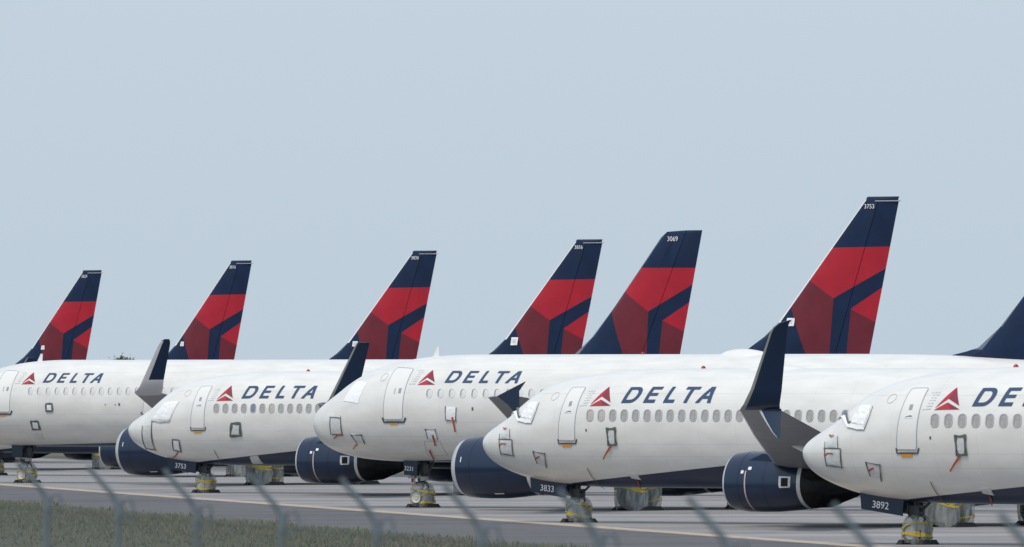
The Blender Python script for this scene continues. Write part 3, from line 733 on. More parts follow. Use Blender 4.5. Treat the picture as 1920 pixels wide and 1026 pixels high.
# shared layout read off one aircraft of each family
LAY = {}
def layout(fam):
    if fam in LAY: return LAY[fam]
    k = 2 if fam == '737' else 3
    if fam == '737':
        Q = lambda x, y: pick(2, 900 + x / 6.4143, 690 + y / 6.4143)
        d = dict(door=[Q(945, 865), Q(1143, 868), Q(1275, 235), Q(1110, 240)],
                 logo=[Q(1322, 462), Q(1574, 455), Q(1560, 225)], win=Q(1322, 572), win2=pick(2, 1049 / 3.945 * 0 + 840 + 1558 / 3.945, 680 + 390 / 3.945), nwin=6,
                 scuff=[Q(940, 855), Q(948, 908), Q(1150, 908), Q(1165, 855)], sill=Q(1045, 930), eye=Q(1090, 432), handle=Q(1062, 530), print=Q(1290, 365), emblem=Q(905, 340))
        d['word'] = [pick(2, 840 + 1280 / 3.945, 680 + 300 / 3.945), pick(2, 1200 + 402 / 3.0167, 640 + 350 / 3.0167), pick(2, 840 + 1312 / 3.945, 680 + 184 / 3.945)]
    else:
        Q = lambda x, y: pick(3, 560 + x / 3.945, 640 + y / 3.945)
        d = dict(door=[Q(632, 575), Q(770, 575), Q(852, 205), Q(728, 198)], logo=[Q(880, 324), Q(1010, 322), Q(995, 212)], win=Q(965, 383), win2=Q(1467, 383), nwin=6,
                 scuff=[Q(620, 565), Q(632, 598), Q(778, 598), Q(792, 565)], sill=Q(705, 608), eye=Q(750, 366), handle=Q(712, 368), print=Q(872, 265), emblem=Q(635, 265))
        d['word'] = [Q(1078, 308), pick(3, 700 + 1300 / 4.8, 640 + 379 / 4.8), Q(1105, 220)]
    LAY[fam] = d
    return d

def rounded_quad(c, r=.16, n=4):
    """rounded outline in (s,a) from corners bl, br, tr, tl"""
    out = []
    for i in range(4):
        p, a, b = c[i], c[i - 1], c[(i + 1) % 4]
        for k in range(n + 1):
            t = k / n; p0 = (p[0] + (a[0] - p[0]) * r, p[1] + (a[1] - p[1]) * r * .5); p1 = (p[0] + (b[0] - p[0]) * r * (1 if i % 2 == 0 else .5), p[1] + (b[1] - p[1]) * r)
            out.append(((1-t)**2 * p0[0] + 2*t*(1-t) * p[0] + t*t * p1[0], (1-t)**2 * p0[1] + 2*t*(1-t) * p[1] + t*t * p1[1]))
    return out

def build_airliner(k, label, detail, number, winglets, doornum):
    ty, px, py, th, pz = POSE[k]; T = TYPES[ty]; fam = T['fam']; fw, tt = T['fw'], T['tt']
    root = bpy.data.objects.new('airliner', None); col.objects.link(root); root.location = (px, py, pz); root.rotation_euler = (0, 0, -R(th))
    root.empty_display_size = 2
    tag(root, label, 'airliner', 'airliners parked in a slanting row')
    fus = obj('fuselage', cached(('fus', ty), lambda: fuselage_mesh(ty)), root)
    # wing-body fairing
    e = ENG[fam]; g = GEAR[fam]
    # fin and rudder
    fin = obj('tail_fin', cached(('fin', fam), lambda: finmesh(fam, 'fin')), root); rud = obj('rudder', cached(('rud', fam), lambda: finmesh(fam, 'rudder')), root)
    shift = tt if fam == '737' else (tt - TYPES['321']['tt'] + .4 if ty == '320' else 0)
    fin.location.x = rud.location.x = shift
    fi = CACHE[('fininfo', fam)]
    if number:
        z = fi['ztop'] - (.42 if fam == '737' else .40); s = fi['LE'](z) + (.50 if fam == '737' else .80)
        o = obj('fleet_number', text_mesh(number, .26 if fam == '737' else .31, M_num, 'fleet_number'), fin, (s, -fin_side(fam, s, z) - .03, z), (R(90), 0, R(-1.5)))
    if fam == '737':
        # notch at the top of the rudder and hinge fairing
        z = fi['ztop'] - .185; s0 = fi['TE'](z) - 1.15
        V, Fc = [], []; box_geo(V, Fc, (s0 + .62, 0, z), (1.15, .20, .035)); obj('rudder_gap', mesh('rudder_gap', V, Fc, M_metal, smooth=False), rud)
    for side in (1, -1):
        st = obj('tailplane', cached(('stab', fam, side), lambda: stab(fam, side)), root, (tt, 0, 0))
        w = obj('wing', cached(('wing', fam, side), lambda: wing(fam, side)), root, (fw, 0, 0))
        if fam == '737':
            kind = winglets
            wl = obj('winglet', cached(('wl', kind, side), lambda: winglet(kind, side)), w)
            obj('winglet_strake', cached(('vs', side), lambda: ventral(side)), w)
        elif winglets == 'sharklet': obj('winglet', cached(('wl', 'sharklet', side), lambda: winglet('sharklet', side)), w)
        else:
            obj('wingtip_fence', cached(('fence', side), lambda: plate('wingtip_fence', [(20.50, 4.33), (21.74, 4.86), (21.45, 4.52), (21.45, 4.1), (21.55, 3.66), (21.38, 3.62), (21.0, 4.0)], 17.02, .06, M_navy, side)), w)
            obj('tip_cap', cached(('tip', side), lambda: loft([(19.85, 16.7, 4.27, 1.75, .15, (0, 1)), (20.3, 16.98, 4.31, 1.15, .05, (0, 1))], [M_wing], 'tip_cap', side)), w)
        for l_, s_, z_ in (((3.9, 18.4, 1.75), (7.3, 18.6, 2.15), (10.6, 19.8, 2.65)) if fam == '737' else ((4.6, 17.3, 2.2), (8.0, 18.0, 2.75), (11.5, 19.2, 3.25))):
            V, Fc = [], []
            tube_geo(V, Fc, [(s_ - 1.3, 0, .12), (s_ - .7, 0, 0), (s_, 0, -.06), (s_ + .8, 0, -.06), (s_ + 1.5, 0, -.02)], [.02, .15, .19, .15, .02], 10)
            for v in V: v.y += -side * l_; v.z += z_
            obj('flap_fairing', cached(('ff', fam, side, l_), lambda: mesh('flap_fairing', V, Fc, M_white)), w)
        if detail or True:
            en = obj('engine', cached(('cowl', fam), lambda: cowl_mesh(fam)), root, (e['s'] + fw, -side * e['l'], e['z']))
            obj('intake_lip', cached(('lip', fam), lambda: lip_mesh(fam)), en); obj('intake_cover', cached(('fan', fam), lambda: fan_mesh(fam)), en)
            obj('exhaust_cover', cached(('wrap', fam), lambda: wrap_mesh(fam)), en); obj('pylon', cached(('pyl', fam), lambda: pylon_mesh(fam)), en)
            x1 = e['core'][0]
            obj('tape_band', cached(('tb', fam), lambda: arc_band(fam, x1 - .06, .14, 100, 325, M_silver, 'tape_band', .025, 30)), en)
            for xs_ in ((.72, 1.75) if fam == '737' else (.95, 2.3)):
                obj('cowl_seam', cached(('cs', fam, xs_), lambda: arc_band(fam, xs_, .018, 80, 300, M_seamdark, 'cowl_seam', .004, 40)), en)
            if detail and side == 1:
                if fam == '737':
                    obj('tape_strip', cached(('ts', fam), lambda: arc_band(fam, 1.02, .055, 158, 245, mat('pale_tape', (.50, .40, .40), .5), 'tape_strip')), en)
                    obj('sticker', cached(('sk1', fam), lambda: arc_band(fam, .88, .11, 157, 163, M_num, 'sticker', .014, 3)), en)
                    obj('sticker', cached(('sk2', fam), lambda: arc_band(fam, 1.16, .13, 150, 156, M_num, 'sticker', .014, 3)), en)
                    vt = obj('vent_cover', cached(('vc', fam), lambda: patch_on_cowl(fam, 2.46, 2.70, 171, 187, M_black, 'vent_cover', .012)), en)
                    for nm, (xa, xb, aa, ab) in {'a': (2.36, 2.80, 167, 170), 'b': (2.38, 2.78, 187, 190), 'c': (2.36, 2.45, 170, 187), 'd': (2.71, 2.80, 170, 187)}.items():
                        obj('vent_tape', cached(('vt', fam, nm), lambda: patch_on_cowl(fam, xa, xb, aa, ab, M_silver, 'vent_tape', .016)), en)
                    obj('engine_strake', cached(('est', fam), lambda: plate('engine_strake', [(.9, .72), (1.9, .74), (1.85, .95), (1.55, .98)], .74, .03, M_navy)), en)
                else:
                    obj('sticker', cached(('sk3', fam), lambda: arc_band(fam, .55, .04, 160, 170, M_num, 'sticker', .014, 3)), en)
                    obj('placard', cached(('pl3', fam), lambda: arc_band(fam, 2.0, .42, 235, 239, M_film, 'placard', .014, 3)), en)
    # landing gear
    ns = g['ns']
    V, Fc = [], []
    tube_geo(V, Fc, [(ns, 0, g['nr']), (ns - .05, 0, g['nh'])], [.06, .09], 10); tube_geo(V, Fc, [(ns - .35, 0, g['nh'] - .1), (ns - .1, 0, g['nr'] + .35)], .05, 8)
    tube_geo(V, Fc, [(ns + .05, .02, g['nr'] + .2), (ns + .28, 0, g['nr'] + .42), (ns + .02, 0, g['nr'] + .66)], .035, 6); tube_geo(V, Fc, [(ns, -g['ntr'], g['nr']), (ns, g['ntr'], g['nr'])], .05, 8)
    box_geo(V, Fc, (ns - .02, 0, g['nh'] - .35), (.34, .36, .34)); box_geo(V, Fc, (ns - .12, -.1, g['nr'] + .55), (.16, .2, .14)); tube_geo(V, Fc, [(ns + .1, -.16, g['nr'] + .5), (ns + .34, -.2, g['nr'] + .62), (ns + .42, -.2, g['nr'] + .45), (ns + .30, -.2, g['nr'] + .28)], .022, 6); tube_geo(V, Fc, [(ns - .2, -.2, g['nh'] - .2), (ns - .22, -.24, g['nr'] + .62), (ns - .08, -.2, g['nr'] + .45)], .018, 6); tube_geo(V, Fc, [(ns + .55, 0, g['nh']), (ns + .08, 0, g['nr'] + .62)], .04, 6)
    ng = obj('nose_gear', cached(('ng', fam), lambda: mesh('nose_gear', V, Fc, M_strut, smooth=False)), root)
    for sd in (-1, 1):
        ty_ = obj('tyre', cached(('nt', fam), lambda: tyre_mesh(g['nr'], g['nw'])), ng, (ns, sd * g['ntr'] * .62, g['nr']))
    P = bag_shape(g['nr'] * 2 + .22, .80, g['nr'] * 2 + .24, 40 + k, .07, .30)
    bm_ = obj('wheel_bag', bag_mesh(P), ng, (ns, 0, 0))
    obj('tape', tape_mesh(P, ((.30, .10, 2.2 + k, 1.5), (.46, .16, 4.6 + k, 1.3), (.62, .12, 1.0 + k, 1.1)), .06), ng, (ns, 0, 0))
    obj('wheel_hub', cached(('nhub', fam), lambda: hub_mesh(g['nr'], g['nw'])), ng, (ns - .02, -.33 if fam == '320' else -.27, g['nr'] + .02))
    for dx in (-g['nr'] - .02, g['nr'] + .04):
        V, Fc = [], []; box_geo(V, Fc, (ns + dx, 0, .075), (.20, 1.0, .15), 0, .7); obj('wheel_chock', mesh('wheel_chock', V, Fc, M_rubber, smooth=False), ng)
    if fam == '320':
        obj('tow_pin', cached(('pin',), lambda: tube('tow_pin', [(ns - .42, -.10, .98), (ns - .40, -.10, 1.72)], .05, M_red_rod)), ng)
        V, Fc = [], []; box_geo(V, Fc, (ns - .30, -.1, 1.18), (.55, .2, .10)); box_geo(V, Fc, (ns + .12, -.08, 1.12), (.22, .26, .16)); obj('gear_fitting', mesh('gear_fitting', V, Fc, M_gearlight, smooth=False), ng)
    # nose gear doors
    if fam == '737':
        pts = [(ns - 1.75, 1.62), (ns - 1.70, 1.06), (ns - .25, .86), (ns - .20, 1.42)]
    else: pts = [(ns - .62, 1.95), (ns - .58, 1.27), (ns + .02, 1.23), (ns + .06, 1.95)]
    for sd in (1, -1):
        dr = obj('gear_door', cached(('gd', fam, sd), lambda: plate('gear_door', pts, .42, .035, M_navy, sd)), root)
        if sd == 1 and doornum:
            cx = (ns - 1.02) if fam == '737' else ns - .34; cz = 1.17 if fam == '737' else 1.50
            obj('fleet_number', text_mesh(doornum, .30 if fam == '737' else .23, M_num, 'fleet_number'), dr, (cx, -.445, cz), (R(90), R(6) if fam == '737' else R(4), 0))
    ms = g['ms'] + fw
    for side in (1, -1):
        V, Fc = [], []; tube_geo(V, Fc, [(0, 0, g['mr']), (0, side * .05, g['mh'])], [.10, .14], 10); tube_geo(V, Fc, [(.05, 0, .9), (.1, side * 1.1, g['mh'] - .1)], .06, 8)
        tube_geo(V, Fc, [(0, -g['tr'], g['mr']), (0, g['tr'], g['mr'])], .08, 8); tube_geo(V, Fc, [(.1, 0, .65), (.38, 0, .85), (.1, 0, 1.15)], .04, 6)
        mg = obj('main_gear', cached(('mg', fam, side), lambda: mesh('main_gear', V, Fc, M_strut, smooth=False)), root, (ms, -side * g['ml'], 0))
        for sd in (-1, 1):
            y = sd * g['tr']
            obj('tyre', cached(('mt', fam), lambda: tyre_mesh(g['mr'], g['mw'])), mg, (0, y, g['mr']))
            P = bag_shape(g['mr'] * 2 + .24, g['mw'] + .30, g['mr'] * 2 + .16, 100 + k * 7 + sd + 3 * side, .05, .6)
            obj('wheel_bag', bag_mesh(P), mg, (0, y, 0))
            rk = random.Random(k * 10 + sd + side)
            obj('tape', tape_mesh(P, ((.56 + .05 * rk.random(), .07, 3.6 + rk.random(), 1.1), (.70, .05, 4.2 + rk.random(), 1.9)) if sd == -1 else ((.30, .05, rk.random() * 6, 1.2), (.62, .05, rk.random() * 6, 1.3)), .075), mg, (0, y, 0))
        V, Fc = [], []; box_geo(V, Fc, (-g['mr'] - .05, 0, .08), (.22, g['tr'] * 2 + .5, .16), 0, .7); box_geo(V, Fc, (g['mr'] + .05, 0, .08), (.22, g['tr'] * 2 + .5, .16), 0, .7)
        obj('wheel_chock', cached(('mch', fam), lambda: mesh('wheel_chock', V, Fc, M_rubber, smooth=False)), mg)
        V, Fc = [], []; tube_geo(V, Fc, [(0, -side * .62, .75), (0, -side * .50, 1.9)], .03); 
        obj('gear_door', cached(('mgd', fam, side), lambda: plate('gear_door', [(-.5, 1.15), (.5, 1.15), (.55, 2.0), (-.55, 2.0)], .62 * 1, .03, M_wing, side)), mg)
    # belly fairing between the wings
    V, Fc = [], []; zb = 1.22 if fam == '737' else 1.76
    prof = [(10.8, .05, .10), (12.0, .9, .30), (14.0, 1.75, .36), (18.0, 1.95, .38), (20.5, 1.8, .36), (22.5, .9, .28), (23.6, .05, .10)]
    n = 24
    for s, w_, d_ in prof:
        for j in range(n): t = 2 * math.pi * j / n; V.append(Vector((s + fw, w_ * math.cos(t), zb + .42 + (d_ + .1) * math.sin(t) - .05)))
    for i in range(len(prof) - 1):
        for j in range(n): Fc.append((i * n + j, i * n + (j + 1) % n, (i + 1) * n + (j + 1) % n, (i + 1) * n + j))
    obj('belly_fairing', cached(('bf', ty), lambda: mesh('belly_fairing', V, Fc, M_navy)), root)
    if not detail: return root, ty, fam
    # ---------- front-fuselage detail
    lay = layout(fam); d = lay['door']
    dr = obj('door', cached(('door', fam), lambda: skin_grid(ty, quad_f(d), 5, 14, .010, 'door', M_white)), root)
    oc = rounded_quad([(d[0][0] - .012, d[0][1] - .01), (d[1][0] + .012, d[1][1] - .01), (d[2][0] + .012, d[2][1] + .006), (d[3][0] - .012, d[3][1] + .006)], .12)
    obj('door_outline', cached(('dout', fam), lambda: skin_ribbon(ty, oc, .026, .016, 'door_outline', M_line, True)), dr)
    obj('scuff_plate', cached(('scuff', fam), lambda: skin_ribbon(ty, lay['scuff'], .085 if fam == '320' else .055, .020, 'scuff_plate', M_scuff)), dr)
    s, a = lay['sill']; obj('sill_placard', cached(('sill', fam), lambda: skin_grid(ty, quad_f([(s - .20, a - .022), (s + .20, a - .022), (s + .20, a + .022), (s - .20, a + .022)]), 3, 2, .018, 'sill_placard', M_orange)), dr)
    s, a = lay['eye']; obj('door_window', cached(('eye', fam), lambda: skin_grid(ty, quad_f([(s - .06, a - .05), (s + .06, a - .05), (s + .06, a + .05), (s - .06, a + .05)]), 2, 2, .018, 'door_window', M_gasket_shadow)), dr)
    s, a = lay['handle']; obj('door_handle', cached(('hnd', fam), lambda: skin_grid(ty, quad_f([(s - .16, a - .03), (s + .16, a - .03), (s + .16, a + .03), (s - .16, a + .03)] if fam == '737' else [(s - .03, a - .06), (s + .03, a - .06), (s + .03, a + .06), (s - .03, a + .06)]), 2, 2, .018, 'door_handle', M_num if fam == '737' else M_print)), dr)
    if fam == '737':
        obj('handle_slot', cached(('hnd2', fam), lambda: skin_ribbon(ty, [(s - .12, a - .006), (s - .04, a + .004), (s + .05, a + .008), (s + .12, a)], .035, .024, 'handle_slot', M_scuff, wf=lambda t: .4 + 1.2 * t)), dr)
    # small print block right of the door and emblem left of it
    s, a = lay['print']; V = []; 
    def print_mesh():
        V, Fc = [], []; rnd = random.Random(5)
        for r_ in range(7):
            for c_ in range(3):
                if rnd.random() < .2: continue
                u = s - .24 + .11 * c_ + .05 * r_ * .6; aa = a - .16 + .052 * r_; b = len(V); w_ = .05 + .05 * rnd.random()
                for (x, y) in ((u, aa), (u + w_, aa), (u + w_, aa + .016), (u, aa + .016)): V.append(spt(ty, x, y, .008))
                Fc.append((b, b + 1, b + 2, b + 3))
        return mesh('small_print', V, Fc, M_print, smooth=False)
    obj('small_print', cached(('print', fam), print_mesh), root)['kind'] = 'stuff'
    s, a = lay['emblem']
    obj('round_emblem', cached(('emb', fam), lambda: skin_ribbon(ty, [(s + .16 * math.cos(t), a + .10 * math.sin(t)) for t in np.linspace(0, 2 * math.pi, 20, endpoint=False)], .018, .010, 'round_emblem', M_print, True)), root)
    # word and logo
    (s0, a0), (s1, a1), (st_, at_) = lay['word']
    def place(x, y):
        t = x / 667.; return s0 + (s1 - s0) * t, a0 + (a1 - a0) * t + (at_ - a0) * y / 110.
    obj('lettering', cached(('word', fam), lambda: decal(ty, word_polys(), place, .012, 'lettering', [M_blue])), root)
    (l0, b0), (l1, b1), (l2, b2) = lay['logo']
    def placel(x, y): return l0 + (l1 - l0) * x - 0 * y + (l2 - (l0 + (l1 - l0) * .93)) * y, b0 + (b1 - b0) * x + (b2 - b0) * y
    obj('logo', cached(('logo', fam), lambda: decal(ty, LOGO, placel, .012, 'logo', [M_logo_red, M_logo_dark])), root)
    # cabin windows
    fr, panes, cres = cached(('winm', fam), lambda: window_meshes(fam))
    (w0, wa0), (w1, wa1) = lay['win'], lay['win2']; pitch = (w1 - w0) / lay['nwin']
    zw = float(surf(ty, w1, wa1)[2]); rnd = random.Random(k); skip = ()
    for i in range(46):
        s = w0 + pitch * i
        if s > T['L'] - 9: break
        if i in skip: continue
        M = skin_matrix(ty, s, z_to_a(ty, s, zw), .001)
        wn = obj('window', fr, root); wn.matrix_basis = M
        q = rnd.random(); key = 's' if fam == '320' else ('w' if (i < 2 and k == 2) else 'd' if q < .10 and k == 4 else 'w' if q > .86 else 'n')
        obj('pane', panes[key], wn)
        obj('painted_recess_shadow' if fam == '320' else 'painted_reveal_shadow', cres, wn)  # crescent stands for the shadow inside the window frame
    return root, ty, fam

def cover(root, ty, corners, name='sensor_cover', m=None, border=None, bw=.05, sides=(0, 1, 2, 3), wob=.02, seed=1, off=.022):
    """taped sheet: corners bl, br, tr, tl as (s,a); border strips become its children"""
    nn = 11 if name == 'cockpit_cover' else 6
    o = obj(name, skin_grid(ty, quad_f(corners), nn, nn, off, name, m or M_film, wob, seed=seed), root)
    if border:
        for i in sides:
            p, q = corners[i], corners[(i + 1) % 4]; dx = ((q[0] - p[0]) * .08, (q[1] - p[1]) * .08)
            rr_ = random.Random(seed + i)
            obj('tape_strip', skin_ribbon(ty, [(p[0] - dx[0] * rr_.uniform(0, 1.6), p[1] - dx[1] * rr_.uniform(0, 1.6)), (q[0] + dx[0] * rr_.uniform(0, 1.6), q[1] + dx[1] * rr_.uniform(0, 1.6))], bw, off + .022, 'tape_strip', border, wf=lambda t: .8 + .3 * math.sin(7 * t + seed)), o)
    return o
def streamer(root, ty, pts, w=.05, name='streamer', m=None):
    return obj(name, skin_ribbon(ty, pts, w * .8, .05, name, m or M_streamer, wf=lambda t: 1.15 - .5 * t + .2 * math.sin(9 * t)), root)

LABELS = {
 1: 'nearest white airliner of the row, cut off by the right edge of the frame',
 2: 'white airliner with 3833 on its nose gear door and a taped white cockpit sheet',
 3: 'white airliner with 3231 on its nose gear door and arrow-shaped navy wingtip fence',
 4: 'white airliner with 3753 on its nose gear door and on its tall tail',
 5: 'leftmost white airliner with pale sharklet wingtip, its tail marked 3069',
 6: 'airliner whose tail marked 3836 stands just left of the 3069 tail',
 7: 'airliner whose tail marked 3830 rises behind the middle of the row',
 8: 'airliner whose tail marked 3876 is second from the left edge',
 9: 'farthest airliner, only its small tail marked 3829 showing at left'}
SPEC = {1: (True, None, 'scimitar', '3892'), 2: (True, '3833', 'scimitar', '3833'), 3: (True, '3231', 'fence', '3231'), 4: (True, '3753', 'blended', '3753'), 5: (True, '3069', 'sharklet', None),
        6: (False, '3836', 'blended', None), 7: (False, '3830', 'blended', None), 8: (False, '3876', 'blended', None), 9: (False, '3829', 'blended', None)}
PL = {}
for k in range(1, 10):
    PL[k] = build_airliner(k, LABELS[k], *SPEC[k])

# ---------- covers, tapes and streamers on each aircraft
def Z(k, x0, y0, sc): return lambda *pts: [pick(k, x0 + x / sc, y0 + y / sc) for x, y in pts]
# aircraft 2 and, in the same places, aircraft 1
def covers_737(root, ty, src):
    q = Z(2, 900, 690, 6.4143); q5 = Z(2, 840, 680, 3.945); q6 = Z(2, 880, 860, 4.3636)
    cs = q((470, 615), (625, 640), (712, 415), (590, 425))
    cover(root, ty, cs, 'cockpit_cover', M_sheet, None, wob=.05, seed=3, off=.03)
    obj('tape_strip', skin_ribbon(ty, q((395, 585), (470, 625), (560, 645), (628, 645)), .12, .05, 'tape_strip', M_sheet), root)
    obj('tape_strip', skin_ribbon(ty, q((625, 640), (665, 540), (712, 415)), .07, .055, 'tape_strip', M_silver), root)
    obj('tape_strip', skin_ribbon(ty, q((455, 590), (475, 600), (500, 590)), .06, .07, 'tape_strip', M_scuff), root)
    c = q5((395, 672), (486, 684), (476, 570), (382, 566)); cover(root, ty, c, 'sensor_cover', M_film, M_tape, .035, seed=5)
    streamer(root, ty, q5((380, 612), (405, 598), (432, 600)), .05); streamer(root, ty, q5((412, 486), (425, 492), (438, 485)), .05)
    c = q5((383, 566), (462, 566), (460, 490), (385, 530)); cover(root, ty, c, 'sensor_cover', M_film, M_tape, .02, (1, 3), seed=6)
    c = q5((662, 742), (728, 765), (720, 672), (632, 655)); cover(root, ty, c, 'sensor_cover', M_film, M_tape, .035, (1, 2, 3), seed=7)
    streamer(root, ty, q5((650, 712), (662, 698), (682, 690)), .06)
    c = q5((1192, 608), (1246, 606), (1238, 490), (1180, 490)); cover(root, ty, c, 'static_port_cover', M_film, M_olive, .10, seed=8)
    streamer(root, ty, q5((1208, 612), (1190, 645), (1170, 675), (1152, 710)), .07)
    c = q6((1330, 158), (1405, 172), (1372, 118), (1300, 122)); cover(root, ty, c, 'drain_cover', M_film, None, seed=9)
    streamer(root, ty, q6((1380, 176), (1392, 205), (1402, 235)), .05)
    streamer(root, ty, q6((968, 72), (1000, 130), (1050, 190), (1110, 235)), .022, 'grounding_cord', mat('brown_cord', (.18, .09, .07), .7))
    c = q6((712, 90), (716, 92), (716, 86), (712, 84))
    s, a = q5((1022, 500))[0]; obj('port_plug', skin_grid(ty, quad_f([(s - .03, a - .02), (s + .03, a - .02), (s + .03, a + .02), (s - .03, a + .02)]), 2, 2, .01, 'port_plug', M_scuff), root)
covers_737(PL[2][0], '739', 2); covers_737(PL[1][0], '739', 2)
# aircraft 3
r3 = PL[3][0]; q = Z(3, 560, 640, 3.945)
cover(r3, '320', q((330, 445), (438, 462), (505, 310), (430, 300)), 'cockpit_cover', M_sheet, None, wob=.012, seed=11, off=.02)
cover(r3, '320', q((242, 685), (325, 690), (313, 565), (236, 562)), 'sensor_cover', M_film, M_tape, .035, seed=12); streamer(r3, '320', q((318, 686), (290, 692), (262, 718)), .06)
cover(r3, '320', q((430, 745), (490, 752), (466, 692), (390, 690)), 'sensor_cover', M_film, M_tape, .04, (1, 2, 3), seed=13); streamer(r3, '320', q((438, 755), (418, 775), (405, 792)), .05)
cover(r3, '320', q((1092, 582), (1165, 586), (1168, 490), (1088, 490)), 'static_port_cover', M_sheet, M_tape, .035, (0, 1, 3), seed=14); streamer(r3, '320', q((1140, 560), (1150, 610), (1162, 668)), .09)
cover(r3, '320', q((958, 718), (1030, 720), (1012, 650), (942, 652)), 'sensor_cover', M_sheet, M_tape, .035, (1, 2, 3), seed=15); streamer(r3, '320', q((995, 690), (1005, 730), (1015, 770)), .09)
obj('hatch_outline', skin_ribbon('320', q((960, 850), (1105, 840), (1045, 738), (930, 738)), .016, .008, 'hatch_outline', M_line, True), r3); streamer(r3, '320', q((970, 800), (990, 845), (1003, 870)), .08)
s, a = q((1286, 500))[0]; obj('port_plug', skin_grid('320', quad_f([(s - .04, a - .03), (s + .04, a - .03), (s + .04, a + .03), (s - .04, a + .03)]), 2, 2, .01, 'port_plug', M_scuff), r3)
# aircraft 4
r4 = PL[4][0]; q = Z(4, 230, 660, 4.664)
cover(r4, '738', q((405, 590), (415, 605), (492, 435), (400, 440)), 'cockpit_cover', M_sheet, None, wob=.04, seed=21, off=.03)
cover(r4, '738', q((260, 595), (415, 600), (490, 440), (370, 445)), 'cockpit_cover', M_sheet, None, wob=.04, seed=22, off=.034)
obj('tape_strip', skin_ribbon('738', q((250, 595), (330, 605), (412, 598)), .09, .06, 'tape_strip', M_silver), r4)
cover(r4, '738', q((205, 838), (285, 850), (258, 635), (175, 650)), 'sensor_cover', M_film, M_tape, .05, (0, 1, 3), seed=23)
cover(r4, '738', q((450, 855), (512, 868), (494, 768), (438, 765)), 'sensor_cover', M_sheet, M_tape, .06, seed=24); streamer(r4, '738', q((488, 870), (465, 905), (430, 928)), .06)
cover(r4, '738', q((945, 735), (1035, 730), (1030, 625), (958, 625)), 'static_port_cover', M_film, M_olive, .13, seed=25)
cover(r4, '738', [pick(4, 330 + x / 7.68, 840 + y / 7.68) for x, y in ((1110, 225), (1258, 222), (1180, 110), (1065, 125))], 'drain_cover', M_film, None, seed=26)
streamer(r4, '738', [pick(4, 330 + x / 7.68, 840 + y / 7.68) for x, y in ((555, 20), (610, 130), (680, 220), (750, 290))], .022, 'grounding_cord', mat('brown_cord', (.18, .09, .07), .7))
# aircraft 5
r5 = PL[5][0]; q = Z(5, 0, 740, 3.5875)
cover(r5, '321', q((312, 110), (355, 110), (352, 62), (312, 62)), 'static_port_cover', M_sheet, M_tape, .10, seed=31)
cover(r5, '321', q((222, 232), (270, 232), (258, 180), (212, 178)), 'sensor_cover', M_sheet, M_tape, .11, seed=32)
cover(r5, '321', q((240, 300), (295, 300), (280, 258), (225, 255)), 'sensor_cover', M_film, None, seed=33)
d5 = q((960, 125), (1075, 125), (1060, -180), (950, -180))
e5 = Z(5, 230, 660, 4.664)((170, 540), (265, 540), (362, 172), (300, 175))
dd = obj('emergency_door', skin_grid('321', quad_f(e5), 4, 12, .008, 'emergency_door', M_white), r5)
obj('door_outline', skin_ribbon('321', rounded_quad(e5, .12), .025, .014, 'door_outline', M_line, True), dd)
obj('scuff_plate', skin_ribbon('321', Z(5, 230, 660, 4.664)((160, 525), (172, 548), (230, 550)), .07, .02, 'scuff_plate', M_scuff), dd)
for (x, y) in ((708, 68), (775, 68), (802, 66)):
    s, a = q((x, y))[0]; w_ = .05 if x == 802 else .025
    obj('port_plug', skin_grid('321', quad_f([(s - w_, a - w_ * .6), (s + w_, a - w_ * .6), (s + w_, a + w_ * .6), (s - w_, a + w_ * .6)]), 2, 2, .01, 'port_plug', M_scuff), r5)

# ---------- roof fittings
def antenna(k, s, h, ch, m=M_white):
    ty = POSE[k][0]; z = float(sec(ty, s)[0]) - .03
    return obj('blade_antenna', plate('blade_antenna', [(s, z), (s + ch, z), (s + ch * 1.05, z + h), (s + ch * .75, z + h)], 0, .05, m), PL[k][0])
def beacon(k, s, r=.085):
    ty = POSE[k][0]; z = float(sec(ty, s)[0]); V, Fc = [], []; n = 14; prof = [(0, r), (.04, r * .95), (.08, r * .7), (.105, r * .3), (.11, .01)]
    for h, q in prof:
        for j in range(n): t = 2 * math.pi * j / n; V.append(Vector((s + q * math.cos(t), q * math.sin(t), z - .02 + h)))
    for i in range(len(prof) - 1):
        for j in range(n): Fc.append((i * n + j, i * n + (j + 1) % n, (i + 1) * n + (j + 1) % n, (i + 1) * n + j))
    return obj('beacon_light', mesh('beacon_light', V, Fc, M_beacon), PL[k][0])
def radome(k, s0, L, h):
    ty = POSE[k][0]; z = float(sec(ty, s0 + L / 2)[0]); V, Fc = [], []; n = 24; m_ = 14
    for i in range(m_ + 1):
        u = i / m_; f = max(.02, math.sin(math.pi * u ** .8)) ** .55
        for j in range(n):
            t = 2 * math.pi * j / n; V.append(Vector((s0 + L * u, .62 * f * math.cos(t), z - .22 + (h + .22) * f * math.sin(t))))
    for i in range(m_):
        for j in range(n): Fc.append((i * n + j, i * n + (j + 1) % n, (i + 1) * n + (j + 1) % n, (i + 1) * n + j))
    Fc.append(tuple(range(n))[::-1]); Fc.append(tuple(m_ * n + j for j in range(n)))
    return obj('satellite_radome', mesh('satellite_radome', V, Fc, M_white), PL[k][0])
def s_of(k, x): return fin_pt(k, x, 690)[0]
antenna(3, s_of(3, 812), .42, .30); antenna(4, s_of(4, 1110), .55, .42); antenna(5, s_of(5, 70), .40, .30)
beacon(4, s_of(4, 578)); beacon(2, s_of(2, 1319)); beacon(3, s_of(3, 1205)); beacon(5, s_of(5, 668), .07); beacon(1, s_of(1, 1905))
radome(3, s_of(3, 1348), 2.6, .20); radome(2, s_of(2, 1397), 3.0, .14); radome(4, s_of(4, 1290), 2.4, .12)
